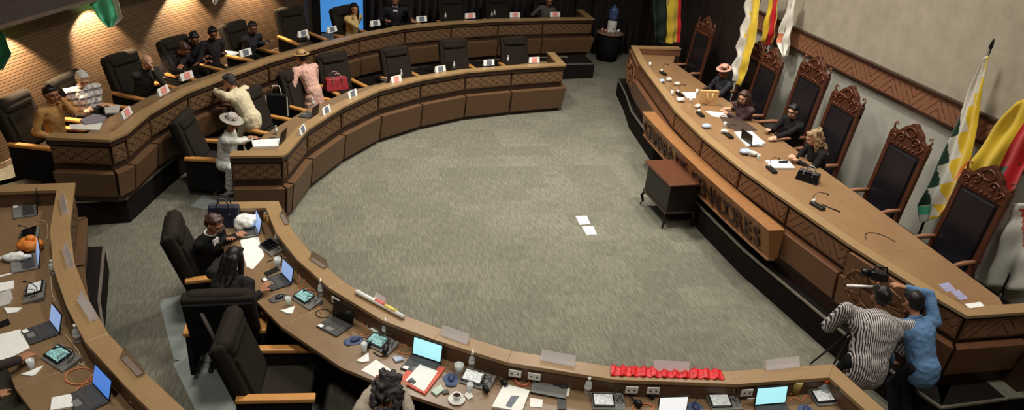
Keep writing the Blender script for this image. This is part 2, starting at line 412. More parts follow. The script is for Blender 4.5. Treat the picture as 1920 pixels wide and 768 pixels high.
m = MB(); m.box((-.62+.0, 20.62, 2.2), (.34, .3, 3.6)); struct(m.build('trim_9', M('grey_pilaster', (62, 58, 54), .7), bevel=.02))
dr = MB(); dr.box((.38, YB+.2, 2.0), (1.25, .04, 3.2)); o = dr.build('door_1', M('blue_lit_doorway', (72, 142, 214), .5, emit=.75, var=.06, scale=2)); struct(o)
m = MB(); m.box((.42, YB+.17, 1.35), (1.1, .02, .015)); m.build('glazing_bar', M('pale_blue_line', (150, 190, 230), .5), o)
m = MB(); m.box((-.37, 20.95, 1.6), (.42, .06, 2.4)); o = m.build('door_2', M('door_leaf_black', (14, 12, 13), .5), bevel=.01); struct(o)
m = MB(); m.rod((-.3, 20.88, 1.55), (-.18, 20.88, 1.55), .014); m.rod((-.24, 20.92, 1.5), (-.24, 20.92, 1.6), .02); m.build('door_handle', STEEL, o, True)
# ------------------------------------------------------------------ desks
def desk(name, label, P, side, h, z0, mats, hts, ledge=.2, drop=.22, seat=None, depth=.8, post=True):
    mt, mw, mp, mc, mf = mats
    root = thing(name, label, 'desk', (0, 0, 0))
    A = [V2(p) for p in P]; n = len(A); O = lambda e: offs(P, e, side)
    b = MB(); sweep(b, A, O(ledge), h-.045, h); b.build('ledge', mt, root, bevel=.004)
    b = MB(); sweep(b, O(.07), O(ledge-.02), z0+.002, h-.045); b.build('body', mf, root)
    u0, u1, l0, l1 = [h-q for q in hts]
    for (za, zb, e0t, e0b, e1, mm, nm) in ((u1, u0, .035, .035, .075, mc, 'carved_panel'), (l1, l0, -.06, -.0, .075, mp, 'lower_panel')):
        At, Ab, Bt = O(e0t), O(e0b), O(e1)
        for i in range(n-1):
            L = (At[i+1]-At[i]).length
            if L < .12: ins = .01
            else: ins = .022
            t = min(.2, ins/L); q = MB()
            f = lambda S, w: [lerp2(S[i], S[i+1], t), lerp2(S[i], S[i+1], 1-t)]
            sweep(q, f(At, 0), f(Bt, 0), za, zb, f(Bt, 0), f(Ab, 0)); po = q.build(nm, mp, root, bevel=.006)
            if nm == 'carved_panel' and L > .12:
                t3 = t+.028/L; q = MB(); g = lambda S: [lerp2(S[i], S[i+1], t3), lerp2(S[i], S[i+1], 1-t3)]
                sweep(q, g(O(e0t-.006)), g(Bt), za+.028, zb-.028); q.build('carved_inlay', mc, po)
    b = MB(); sweep(b, O(ledge-.022), O(ledge-.012), h-drop-.02, h-.046); b.build('riser', mp, root)
    b = MB(); sweep(b, O(.02), O(.09), u0+.03, h-.045); b.build('fascia', mf, root)
    # work surface
    I = O(ledge-.01)
    if seat is None:
        S = O(depth)
        a, c = I[1:-1], S[1:-1]
        a[0] = I[1]; c[0] = I[0]; c[-1] = I[-1]
        c[0] = lerp2(I[1], I[0], 1.0); c[-1] = lerp2(I[-2], I[-1], 1.0)
        f0 = (P[1]-P[0]).normalized()
    else: a, c = I[1:-1], seat
    b = MB(); sweep(b, a, c, h-drop-.045, h-drop); b.build('worktop', mw, root, bevel=.004)
    b = MB(); g = [lerp2(x, y, .55) for x, y in zip(a, c)]; g2 = [lerp2(x, y, .6) for x, y in zip(a, c)]
    sweep(b, g, g2, h-drop-.13, h-drop-.04); b.build('cable_tray', mf, root)
    return root
DM = (WTOP, WTOP2, WPAN, CARV, WFR); PM = (WTOP, PTOP, PPAN, CHEV, PFR)
HT = (.16, .43, .555, 1.06); HT2 = (.15, .42, .53, .94); HP = (.09, .37, .43, .86)
desk('curved_senator_desk', 'far inner curved desk of carved brown panels, white cards along its ledge', D1P, -1, 1.15, 0, DM, HT)
desk('curved_senator_desk', 'near inner curved desk crowded with laptops, name holders on its ledge', D2P, -1, 1.15, 0, DM, HT, depth=.84)
desk('curved_senator_desk', 'far outer curved desk on the raised platform, nearest the slatted wall', O1P, -1, hO, F1, DM, HT2)
desk('curved_senator_desk', 'near outer curved desk at the photo corner holding an orange bag', O2P, -1, hO, F1, DM, HT2)
ps = [V2((8.4, 16.45)), V2((8.35, 15.95)), V2((8.02, 13.6)), V2((8.02, 12.2)), V2((8.04, 10.6)), V2((8.04, 9.0)), V2((8.0, 7.3)), V2((7.98, 5.9)), V2((7.75, 5.66))]
ps = [V2((8.3, 16.45)), V2((8.02, 15.9)), V2((8.02, 13.6)), V2((8.02, 11.9)), V2((8.02, 10.3)), V2((8.02, 8.75)), V2((8.0, 7.2)), V2((7.98, 6.0)), V2((7.8, 5.66))]
pod = desk('podium_desk', 'long bow fronted podium desk with carved chevron panels and lettered beam', PDP, 1, 1.5, F2, PM, HP, ledge=.17, drop=.18, seat=ps)
m = MB(); m.add([(7.98, 5.30, F2), (8.2, 5.30, F2), (8.2, 5.6, F2), (7.98, 5.6, F2), (8.05, 5.36, 1.45), (8.2, 5.36, 1.45), (8.2, 5.6, 1.45), (8.05, 5.6, 1.45)], [(0, 3, 2, 1), (4, 5, 6, 7), (0, 1, 5, 4), (1, 2, 6, 5), (2, 3, 7, 6), (3, 0, 4, 7)]); m.build('end_post', PFR, pod)
# lettered beam on the podium front
st = [at(1212, 205, 1.15), at(1240, 240, 1.15), at(1300, 300, 1.15), at(1362, 356, 1.15), at(1445, 430, 1.15)]
YS = [13.1+(8.2-13.1)*i/24 for i in range(25)]
def fx(y):  # smooth bow of the beam front
    t = (y-10.65)/2.45; return 6.03+.09*t*t+(.05 if y > 12 else 0)*0
def bx(y): return fx(y)+.2
ft = [V2((fx(y), y)) for y in YS]; bt = [V2((bx(y)+.07, y)) for y in YS]; fb = [V2((fx(y)+.13, y)) for y in YS]
m = MB(); sweep(m, ft, bt, .63, 1.12, bt, fb); sg = m.build('sign_beam', SIGN, pod, bevel=.005)
m = MB(); sweep(m, [p+V2((-.02, 0)) for p in fb], [p+V2((.1, 0)) for p in fb], .6, .635); m.build('beam_moulding', M('beam_moulding', (168, 120, 86), .45), sg)
def glyph(ch, size, ext):
    cu = bpy.data.curves.new('g', 'FONT'); cu.body = ch; cu.size = size; cu.extrude = ext; cu.align_x = 'CENTER'; cu.resolution_u = 3; cu.offset = .004
    o = bpy.data.objects.new('g', cu); C.objects.link(o); dg = bpy.context.evaluated_depsgraph_get()
    me = bpy.data.meshes.new_from_object(o.evaluated_get(dg)); vs = [v.co.copy() for v in me.vertices]; fs = [tuple(p.vertices) for p in me.polygons]
    bpy.data.objects.remove(o); bpy.data.curves.remove(cu); bpy.data.meshes.remove(me); return vs, fs
txt = 'CAMARA DE SENADORES'; m = MB(); N_ = len(txt)
wid = {' ': .6, 'M': 1.2}; tot = sum(wid.get(c, 1) for c in txt); acc = 0
for ch in txt:
    w = wid.get(ch, 1); yc = 12.95+(8.38-12.95)*(acc+w/2)/tot; acc += w
    if ch == ' ': continue
    vs, fs = glyph(ch, .47, .018)
    tl = Vector((.13, 0, -.49)).normalized()
    up = -tl; x0 = fx(yc)+.115; out = []
    nrm = Vector((-.49, 0, -.13)).normalized()
    for v in vs: out.append(Vector((x0, yc, .70))+Vector((0, -1, 0))*(v.x*.92)+up*v.y*1.02+nrm*(v.z+.008))
    m.add(out, fs)
m.build('lettering', M('cut_lettering', (66, 38, 24), .5), sg)
# carved emblem reliefs on the podium front (rays, oval shield, sprigs)
def relief(name, p0, p1, z0, z1, seed):
    p0 = V2(p0); p1 = V2(p1); d = (p1-p0); L = d.length; d.normalize(); nn = V2((-d.y, d.x))*-1
    if nn.x > 0: nn = -nn
    W = lambda u, v, e: (*(p0+d*(u*L)+nn*e), z0+(z1-z0)*v)
    q = MB(); q.hexa([W(.03, 0, .0), W(.97, 0, .0), W(.97, 0, -.1), W(.03, 0, -.1), W(.03, 1, .04), W(.97, 1, .04), W(.97, 1, -.1), W(.03, 1, -.1)])
    q.build('emblem_board', PPAN, pod, bevel=.006)
    q = MB(); cxx, czz = .5, .5; rr = random.Random(seed); asp = (z1-z0)/L
    for k in range(18):
        a = 2*PI*k/18; r0, r1 = .2, .43
        c = lambda r, o=0: W(cxx+math.cos(a+o)*r, czz+math.sin(a+o)*r*.95, .045)
        q.rod(c(r0), c(r1), .012, .003, 6)
    pts = [W(.5+.19*math.cos(t*PI/12), .5+.2*math.sin(t*PI/12), .05) for t in range(25)]; q.tube(pts, .014, 6)
    for s in (-1, 1):
        pts = [W(.5+s*(.1+.3*math.sin(t/8*PI*.8)), .12+.7*t/8, .045) for t in range(9)]; q.tube(pts, .009, 6)
        for t in range(2, 8):
            p = Vector(W(.5+s*(.1+.3*math.sin(t/8*PI*.8)), .12+.7*t/8, .05)); q.ell(p, (.018, .018, .035), None, 8, 5)
    c = Vector(W(.5, .52, .05)); q.ell(c, (.03, .05, .06), None, 10, 6)
    q.ell(Vector(W(.5, .8, .055)), (.02, .03, .03), None, 10, 6)
    for s in (-1, 1): q.tube([W(.5, .72, .05), W(.5+s*.15, .85, .055), W(.5+s*.35, .78, .045)], lambda t: .022*(1-t)+.006, 6)
    q.build('carved_emblem', M('carved_emblem_wood', (128, 86, 54), .5), pod, True)
relief('emblem', PDP[1], PDP[2], .63, 1.42, 1)
relief('emblem', PDP[7], PDP[8], .63, 1.42, 2)
# socket plates on the riser of the near inner desk
def on_riser(px, py, lab):
    p = at(px, py, 1.04); best = None; I = offs(D2P, .205, -1)
    for i in range(len(I)-1):
        a, b = I[i], I[i+1]; t = max(0, min(1, (V2(p)-a).dot(b-a)/(b-a).length_squared)); q = a+(b-a)*t
        if best is None or (q-V2(p)).length < best[0]: best = ((q-V2(p)).length, q, (b-a).normalized())
    q, d = best[1], best[2]; a = math.atan2(d.y, d.x)
    t = thing('socket_plate', lab, 'socket', (q.x, q.y, 1.035), a, 'socket plates on the near inner desk riser')
    mb = MB(); mb.box((0, -.008, 0), (.13, .012, .085)); mb.build('plate', CAPW, t, bevel=.003)
    
    for x in (-.03, .03): mb = MB(); mb.box((x, -.015, 0), (.018, .004, .018)); mb.build('outlet', DGR, t)
for px, lab in ((968, 'left plate of the socket pair behind the white document stack'), (1004, 'right plate of the socket pair, above the closed laptop'), (1182, 'left socket plate under the red cloth'), (1222, 'right socket plate under the red cloth, beside the white screen'), (1393, 'socket plate just left of the cyan laptop at the desk end'), (643, 'socket plate behind the black screened laptop')):
    on_riser(px, {968: 688, 1004: 693, 1182: 721, 1222: 722, 1393: 724, 643: 556}[px], lab)
# ------------------------------------------------------------------ lights
def D2(a): return a*PI/180
def area(name, loc, size, power, col=(1, .9, .76), rot=(0, 0, 0), shape='DISK'):
    l = bpy.data.lights.new(name, 'AREA'); l.energy = power; l.spread = D2(120); l.size = size; l.color = col; l.shape = shape
    o = bpy.data.objects.new(name, l); C.objects.link(o); o.location = loc; o.rotation_euler = rot; return o
def spot(name, loc, tgt, power, ang=60, blend=.5, col=(1, .8, .52), r=.03):
    l = bpy.data.lights.new(name, 'SPOT'); l.energy = power; l.spot_size = math.radians(ang); l.spot_blend = blend; l.color = col; l.shadow_soft_size = r
    o = bpy.data.objects.new(name, l); C.objects.link(o); o.location = loc
    o.rotation_euler = (Vector(tgt)-Vector(loc)).to_track_quat('-Z', 'Y').to_euler(); return o
for i, (x, y, p) in enumerate([(-2, 3.0, .42), (2.2, 2.6, .42), (6.4, 4.2, .45), (-1.8, 8.0, .46), (2.6, 10.2, .75), (6.9, 9.5, .82), (1.6, 13.2, 1.2), (5.2, 13.8, 1.15), (8.3, 13.0, .35)]):
    area('ceiling_light', (x, y, 8.2), .9, 200*p, (1, .965, .89))
    mb = MB(); mb.lathe([(.5, .0), (.52, .02), (.52, .1), (.1, .12)], (0, 0, 0), 24); t = thing('ceiling_lamp', 'round ceiling lamp above the chamber', 'lamp', (x, y, 8.27), 0, 'ceiling lamps'); mb.build('housing', GRY, t)
WA = [(-5.25, 12.1), (-4.35, 14.45), (-3.25, 16.45), (-2.0, 18.4), (-5.9, 10.9)]
for i, (a, b) in enumerate([(WALL[3]+V2((.18, .42)), 0), (WALL[4], .02), (WALL[5], 0), (WALL[6], .1), (WALL[2], 0)]):
    nrm = V2((.87, -.45)); p = a+nrm*.36
    spot('wall_washer', (p.x, p.y, 2.63), (a.x-.1, a.y, 0.6), 480, 96, .3, (1, .79, .54), .02)
w = bpy.data.worlds.new('w'); SC.world = w; w.use_nodes = True; w.node_tree.nodes['Background'].inputs[0].default_value = (.5, .47, .42, 1); w.node_tree.nodes['Background'].inputs[1].default_value = .1
# ------------------------------------------------------------------ senator chairs
def D2R(a): return a*PI/180
def make_chair():
    t = thing('senator_chair', 'x', 'chair')
    b = MB(); b.box((0, .03, .44), (.56, .6, .14)); remesh(b, 'seat', CHR, t, .02, 4)
    rr = .3; R = (rr, 0, 0)
    BR = lambda x, s_, d=0: Vector((x, -.2-s_*math.sin(rr)+d*math.cos(rr), .4+s_*math.cos(rr)+d*math.sin(rr)))
    b = MB(); b.box(BR(0, .42), (.7, .13, .84), R); remesh(b, 'backrest', CHR, t, .022, 5)
    b = MB()
    for s_ in (.18, .36, .54): b.box(BR(0, s_, .07), (.54, .05, .165), R)
    remesh(b, 'back_cushion', CHR, t, .014, 2)
    b = MB(); b.cap(BR(-.24, .78, .03), BR(.24, .78, .03), .085); b.cap(BR(-.22, .70, .05), BR(.22, .70, .05), .065); remesh(b, 'headrest', CHR, t, .018, 3)
    b = MB(); b.box(BR(0, .4, -.08), (.66, .035, .8), R); b.build('back_shell', BLK, t, bevel=.012)
    for s in (-1, 1):
        b = MB(); b.box((s*.365, .02, .36), (.05, .68, .5)); b.build('side_panel', BLK, t, bevel=.012)
        b = MB(); b.box((s*.365, .04, .635), (.095, .72, .05)); b.build('armrest', ARMW, t, bevel=.012)
    b = MB(); b.rod((0, 0, .1), (0, 0, .38), .035); b.build('column', BKP, t, True)
    b = MB()
    for k in range(5): a = 2*PI*k/5; b.rod((0, 0, .11), (.27*math.cos(a), .27*math.sin(a), .07), .022, .014)
    b.build('star_base', BKP, t, True)
    for k in range(5):
        a = 2*PI*k/5; b = MB(); b.rod((.27*math.cos(a)-.02, .27*math.sin(a), .03), (.27*math.cos(a)+.02, .27*math.sin(a), .03), .03, .03, 12); b.build('caster', BKP, t, True)
    return t
CH0 = make_chair(); CH0.scale = (1.08, 1.08, 1.08)
def nearest(P, p):
    best = None
    for i in range(1, len(P)-2):
        a, b = P[i], P[i+1]; u = (V2(p)-a).dot(b-a)/(b-a).length_squared; u = max(0, min(1, u)); q = a+(b-a)*u
        if best is None or (q-V2(p)).length < best[0]: best = ((q-V2(p)).length, q)
    return best[1]
def face_to(P, p, off=0):
    q = nearest(P, p); d = q-V2(p); return math.atan2(d.y, d.x)-PI/2+D2R(off)
def chair_at(px, py, F, P, lab, off=0, grp=None, ztop=1.33, ang=None):
    """px,py = middle of the backrest top; F floor height"""
    p = at(px, py, F+ztop); a = face_to(P, p, off) if ang is None else D2R(ang-90)
    R = Matrix.Rotation(a, 3, 'Z'); r = p-R @ Vector((0, -.475, 0))
    place(CH0, (r.x, r.y, F), a, lab, grp); return (r.x, r.y, a)
chairs = [
 (118, 137, F1, O1P, 'black senator chair behind the white haired person in plaid', 0),
 (222, 97, F1, O1P, 'black senator chair behind the balding person in a dark vest', 0),
 (322, 68, F1, O1P, 'black senator chair mostly hidden behind the hunched dark jacket', 0),
 (435, 40, F1, O1P, 'black senator chair behind the bearded person beside the slatted wall', 6),
 (541, 12, F1, O1P, 'empty black senator chair just left of the doorway pillar', -12),
 (640, 10, F1, O1P, 'black senator chair in front of the blue lit doorway', 8),
 (747, -6, F1, O1P, 'black senator chair behind the person in suit and white shirt', 0),
 (843, -8, F1, O1P, 'empty black chair at the far desk, right of the suited person', 0),
 (932, -10, F1, O1P, 'empty black chair at the far desk, left of the grey jacket person', 0),
 (1022, -8, F1, O1P, 'black chair behind the grey jacket person at the far desk', 0),
 (462, 165, 0, D1P, 'empty black chair between the grey hat and pink dress persons', 0),
 (620, 97, 0, D1P, 'black chair that holds the red handbag', -6),
 (738, 86, 0, D1P, 'empty dark chair right of the red handbag chair', 0),
 (849, 72, 0, D1P, 'empty dark chair at the inner desk, second from its far end', 0),
 (963, 67, 0, D1P, 'empty dark chair at the inner desk, nearest its far end', 0),
]
for c in chairs: chair_at(*c[:5], off=c[5])
chair_at(545, 128, 0, D1P, 'black chair holding the dark shopping bag beside the pink dress', 0)
# near inner desk chairs
place(CH0, (-4.3, 12.05, F1), D2R(-108), 'black senator chair of the person in the tan coat, at the outer desk end')
place(CH0, (-1.95, 12.42, 0), D2R(-100), 'black chair of the white clad person in the grey hat')
chair_at(318, 418, 0, D2P, 'black chair of the person with eyeglasses, seen from its side', ang=5, ztop=1.3)
chair_at(408, 552, 0, D2P, 'black chair turned back to the camera with a strap on its backrest', ang=88, ztop=1.3)
p = at(434, 598, 1.14)
place(CH0, (-.62, 6.45, 0), D2R(-96), 'empty charcoal chair with two orange armrests beside the near inner desk')
place(CH0, (.62, 4.95, 0), D2R(-52), 'black chair under the curly grey haired person at the bottom edge')
place(CH0, (-3.95, 6.2, F1), D2R(-70), 'black chair at the outer desk, bottom left, under the reaching arm')
place(CH0, (-3.35, 5.35, F1), D2R(-62), 'black chair in the bottom left corner with an orange armrest')
m = MB(); m.tube([(-1.44, 7.1, 1.14), (-1.42, 7.18, 1.17), (-1.4, 7.02, 1.1), (-1.3, 6.98, .8), (-1.2, 6.98, .62)], .022, 8); tag(m.build('bag_strap', M('grey_strap', (118, 108, 104), .8), smooth=True), 'grey strap hanging over the backrest of the chair turned away', 'strap')
# orange triangle sign on that chair's side / clear mats below
def mat_sheet(pts, lab, z=.008):
    P = PX(pts, 0); a = sum(P[i].x*P[(i+1) % len(P)].y-P[(i+1) % len(P)].x*P[i].y for i in range(len(P)))
    if a < 0: P = P[::-1]
    mb = MB(); mb.prism(P, .003, z); tag(mb.build('chair_mat', M('clear_chair_mat', (150, 156, 150), .25, var=.05), bevel=.002), lab, 'mat')
mat_sheet([(300, 572), (306, 562), (360, 548), (470, 560), (480, 680), (345, 678), (326, 674)], 'pale chair mat under the chair turned back to the camera')
mat_sheet([(324, 682), (340, 676), (470, 690), (600, 760), (560, 800), (380, 800), (362, 760)], 'pale chair mat below the empty orange armed chair', .012)
mat_sheet([(356, 388), (382, 366), (425, 385), (420, 398)], 'pale chair mat beside the chair of the white clad person')
for nm, pts in (('first', [(1079, 405), (1100, 404.5), (1107, 420), (1087, 421)]), ('second', [(1091, 424.5), (1112, 424), (1119, 439.5), (1100, 440)])):
    P = PX(pts, 0); mb = MB(); mb.prism(P[::-1], .002, .005)
    tag(mb.build('paper_sheet', WHT), {'first': 'white sheet lying on the carpet, farther from the near desk', 'second': 'white sheet lying on the carpet, nearer to the near desk'}[nm], 'paper')
# ------------------------------------------------------------------ thrones
def make_throne():
    t = thing('throne_chair', 'x', 'chair'); w = .8
    b = MB(); b.box((0, 0, .42), (.7, .62, .1)); b.build('seat_frame', THW, t, bevel=.01)
    b = MB(); b.box((0, .01, .5), (.62, .56, .1)); remesh(b, 'seat_cushion', LEA, t, .02, 3)
    lean = -.1
    def BK(x, z, y=0): return Vector((x, -.3-(z-.5)*.1+y, z))
    b = MB()
    for s in (-1, 1): b.hexa([BK(s*.36-.04, .1, -.03), BK(s*.36+.04, .1, -.03), BK(s*.36+.04, .1, .03), BK(s*.36-.04, .1, .03), BK(s*.36-.04, 1.62, -.03), BK(s*.36+.04, 1.62, -.03), BK(s*.36+.04, 1.62, .03), BK(s*.36-.04, 1.62, .03)])
    b.build('back_posts', THW, t, bevel=.01); t.children[-1].name = 'back_frame'
    b = MB(); b.hexa([BK(-.33, .5, -.03), BK(.33, .5, -.03), BK(.33, .5, .02), BK(-.33, .5, .02), BK(-.33, 1.56, -.03), BK(.33, 1.56, -.03), BK(.33, 1.56, .02), BK(-.33, 1.56, .02)])
    b.hexa([BK(-.29, .54, .0), BK(.29, .54, .0), BK(.29, .54, .045), BK(-.29, .54, .045), BK(-.29, 1.52, .0), BK(.29, 1.52, .0), BK(.29, 1.52, .045), BK(-.29, 1.52, .045)])
    b.build('leather_back', LEA, t, bevel=.02)
    prof = [(-.4, 1.55)]
    prof += [(-.4, 1.74), (-.36, 1.78), (-.3, 1.76), (-.24, 1.79), (-.2, 1.86), (-.14, 1.9), (-.08, 1.93), (-.04, 1.97), (0, 1.985), (.04, 1.97), (.08, 1.93), (.14, 1.9), (.2, 1.84), (.24, 1.79), (.3, 1.76), (.36, 1.78), (.4, 1.74), (.4, 1.55)]
    n = len(prof); b = MB(); b.add([BK(x, z, -.035) for x, z in prof]+[BK(x, z, .035) for x, z in prof], [tuple(range(n)), tuple(range(2*n-1, n-1, -1))]+[(i, n+i, n+(i+1) % n, (i+1) % n) for i in range(n)])
    b.build('crest', THW, t, bevel=.008)
    b = MB(); sp = lambda cx, cz, r, s, tt: BK(cx+s*r*(1-tt)*math.cos(tt*9), cz+r*(1-tt)*math.sin(tt*9), .045)
    for s in (-1, 1):
        b.tube([sp(s*.14, 1.72, .085, s, k/14) for k in range(14)], .012, 6); b.tube([sp(s*.28, 1.66, .06, s, k/14) for k in range(14)], .01, 6)
    b.tube([BK(.1*math.cos(k*PI/8), 1.84+.07*math.sin(k*PI/8), .045) for k in range(17)], .012, 6)
    for k in range(7): b.ell(BK(-.24+k*.08, 1.6, .045), (.02, .015, .02), None, 8, 5)
    b.build('crest_carving', M('throne_carving', (104, 60, 40), .35), t, True)
    for s in (-1, 1):
        b = MB(); b.tube([BK(s*.36, 1.76, 0), BK(s*.39, 1.83, 0), BK(s*.37, 1.88, 0), BK(s*.33, 1.87, 0), BK(s*.335, 1.84, 0)], lambda q: .018-.008*q, 8); b.build('horn_scroll', M('polished_scroll', (128, 82, 58), .25), t, True)
    for s in (-1, 1):
        b = MB(); b.tube([(s*.36, -.33, .72), (s*.37, -.1, .72), (s*.39, .12, .70), (s*.4, .26, .72), (s*.41, .34, .70)], lambda q: .03+.008*math.sin(q*9), 8); b.tube([(s*.37, .2, .45), (s*.38, .22, .6), (s*.39, .2, .7)], .024, 8)
        b.build('armrest', M('armrest_polished', (160, 112, 84), .25), t, True)
    for s in (-1, 1):
        b = MB(); b.tube([(s*.3, .26, .4), (s*.33, .3, .28), (s*.31, .27, .12), (s*.33, .32, .02)], lambda q: .04-.016*q, 8); b.build('front_leg', THW, t, True)
        b = MB(); b.rod((s*.33, -.27, .38), (s*.33, -.3, 0), .03, .022); b.build('rear_leg', THW, t, True)
    return t
TH0 = make_throne()
for y, x, s, a, lab in [
    (8.93, 8.3, 1.03, 92, 'empty carved throne left of the checkered flag on the tall pole'),
    (7.39, 8.3, 1.03, 92, 'empty carved throne under the red and yellow flag at the photo edge'),
    (10.6, 8.32, 1.06, 90, 'carved throne behind the curly blonde person'),
    (11.75, 8.32, 1.16, 88, 'carved throne behind the dark haired person with a bun'),
    (13.1, 8.32, 1.04, 88, 'carved throne just under the white flag, behind the long haired person'),
    (13.93, 8.5, 1.0, 88, 'carved throne half hidden beside the yellow checkered flag'),
    (15.97, 8.3, 1.0, 92, 'dark carved throne at the far end of the podium, left of the hatted person')]:
    place(TH0, (x, y, F2), D2R(a), lab, None, (s, s, s))
# ------------------------------------------------------------------ flags
def cloth(name, L, R_, xpl, nr, nc, colf, mats, folds=3, amp=.05, parent=None, plane='x', nf=0):
    """cloth between a left and a right edge given as pixel lists on a world plane; folds push it out of the plane"""
    fn = atx if plane == 'x' else aty
    def samp(lst, t):
        k = t*(len(lst)-1); i = min(int(k), len(lst)-2); f = k-i; return (lst[i][0]*(1-f)+lst[i+1][0]*f, lst[i][1]*(1-f)+lst[i+1][1]*f)
    b = MB(); vs = []
    for r in range(nr+1):
        t = r/nr; a = samp(L, t); c = samp(R_, t)
        for j in range(nc+1):
            s = j/nc; q = fn(a[0]*(1-s)+c[0]*s, a[1]*(1-s)+c[1]*s, xpl)
            d = amp*(.3+.7*t)*math.sin(s*PI*2*folds+1.5*t+nf); d += amp*.3*math.sin(t*17+s*5)
            q = q+(Vector((-d-.02, 0, 0)) if plane == 'x' else Vector((0, -d-.02, 0))); vs.append(q)
    fs = []
    for r in range(nr):
        for j in range(nc):
            fs.append((r*(nc+1)+j, r*(nc+1)+j+1, (r+1)*(nc+1)+j+1, (r+1)*(nc+1)+j)); b.mi.append(colf((j+.5)/nc, (r+.5)/nr))
    b.v = [tuple(v) for v in vs]; b.f = fs
    return b.build(name, mats, parent, True, solid=.006)
def F(name, c): return M(name, c, .45, var=.06, scale=6, sheen=.3)
fW, fY, fO, fG, fR, fM = F('flag_white', (226, 222, 208)), F('flag_yellow', (236, 200, 50)), F('flag_orange', (240, 136, 50)), F('flag_green', (30, 66, 50)), F('flag_red', (196, 26, 32)), F('flag_mint', (92, 206, 158))
fDY = F('flag_old_yellow', (208, 178, 54)); fDG = F('flag_dark_green', (28, 52, 44))
def wip(s, t):
    f = (t*7.0+.2) % 1
    if t > .93 and s < .25: return 0
    if .84 < t <= .93 and s < .3: return 5
    if t > .28 and s < .04+.26*f: return 3
    if s < .36+.3*f+(.35 if t < .2 else 0): return 0
    if t > .55 and s > .6+.5*(1-f): return 2
    return 1
t = thing('checkered_flag', 'white, yellow and green checkered flag on the tall pole beside the wall', 'flag', tuple(atx(1722, 448, 9.16).xy)+(F2,))
def rel(o, root):
    o.parent = root; o.matrix_parent_inverse = Matrix.Translation(root.location).inverted(); return o
rel(cloth('cloth', [(1848, 108), (1818, 170), (1795, 235), (1765, 300), (1742, 350), (1726, 385), (1729, 417)], [(1855, 104), (1846, 160), (1836, 215), (1828, 270), (1816, 325), (1795, 380), (1775, 403)], 9.12, 96, 40, wip, [fW, fY, fO, fG, fR, fM], 2.5, .035), t)
b = MB(); b.rod(atx(1717, 455, 9.16), atx(1857, 92, 9.16), .02, .018); rel(b.build('pole', BKP, smooth=True), t)
b = MB(); p = atx(1858, 88, 9.16); b.ell(p, .03); b.rod(p, p+Vector((0, 0, .12)), .03, .012); rel(b.build('finial', BKP, smooth=True), t)
bp = atx(1717, 455, 9.16); b = MB(); b.lathe([(.2, 0), (.19, .04), (.08, .09), (.04, .2), (.03, max(.3, bp.z-F2))], (bp.x, bp.y, F2)); rel(b.build('base', TBL, smooth=True), t)
def wip1(s, t):
    z = (t*4.5+.3) % 1
    if s < .22+z*.3: return 0
    if s > .9 and t > .75: return 3
    return 1
t = thing('checkered_flag', 'white and yellow scalloped flag behind the flower hat person', 'flag', (9.1, 13.9, F2))
sc1 = [(1404, -10), (1397, 12), (1400, 30), (1389, 52), (1392, 68), (1382, 88), (1386, 104), (1376, 122), (1380, 138), (1376, 152)]
rel(cloth('cloth', sc1, [(1426, -10), (1424, 40), (1417, 80), (1410, 110), (1400, 145), (1392, 165)], 8.55, 40, 16, wip1, [fW, fY, fO, fG], 2, .04), t)
b = MB(); p0 = atx(1428, -14, 8.64); b.rod((p0.x, p0.y-.05, F2+.02), p0, .018); rel(b.build('pole', BKP, smooth=True), t)
b = MB(); b.lathe([(.18, 0), (.17, .04), (.05, .09), (.03, .3)], (p0.x, p0.y-.05, F2)); rel(b.build('base', TBL, smooth=True), t)
def vstripe(cuts):
    def f(s, t):
        for i, c in enumerate(cuts):
            if s < c: return i
        return len(cuts)
    return f
def simple_flag(nm, lab, L, R_, xp, colf, mats, px0, plane='x', base=True, folds=2, amp=.05, nf=0):
    fn = atx if plane == 'x' else aty
    p0 = fn(px0[0], px0[1], xp+.02); t = thing(nm, lab, 'flag', (p0.x, p0.y, F2))
    rel(cloth('cloth', L, R_, xp, 24, 20, colf, mats, folds, amp, plane=plane, nf=nf), t)
    b = MB(); b.rod((p0.x, p0.y, F2+.02), p0+Vector((0, 0, .1)), .018); rel(b.build('pole', BKP, smooth=True), t)
    if base: b = MB(); b.lathe([(.13, 0), (.12, .04), (.05, .09), (.03, .3)], (p0.x, p0.y, F2)); rel(b.build('base', TBL, smooth=True), t)
    return t
simple_flag('national_flag', 'red flag with yellow edges hanging above the carved thrones', [(1447, -12), (1438, 30), (1431, 72), (1424, 90)], [(1462, -12), (1458, 30), (1456, 62), (1452, 82)], 9.14, vstripe([.28, .85]), [fY, fR, fY], (1462, -14))
simple_flag('white_flag', 'plain white flag hanging behind the throne of the long haired person', [(1484, -12), (1476, 20), (1464, 55), (1460, 75), (1472, 106)], [(1494, -12), (1490, 30), (1486, 60), (1483, 85), (1478, 107)], 9.14, lambda s, t: 1 if t > .55 and s < .35 and .6 < t < .78 else 0, [fW, M('flag_emblem_red', (196, 120, 84), .6)], (1491, -14))
simple_flag('national_flag', 'green, yellow and red flag standing before the dark curtain', [(1222, -12), (1224, 30), (1226, 60), (1226, 83)], [(1276, -12), (1276, 30), (1275, 60), (1272, 80)], 17.1, vstripe([.48, .92]), [M('flag_deep_green', (20, 34, 28), .6), fDY, fR], (1256, -14), 'y', folds=3)
def bol(s, t):
    k = s+.25*(t-.5)
    return 0 if k < .33 else (1 if k < .66 else 2)
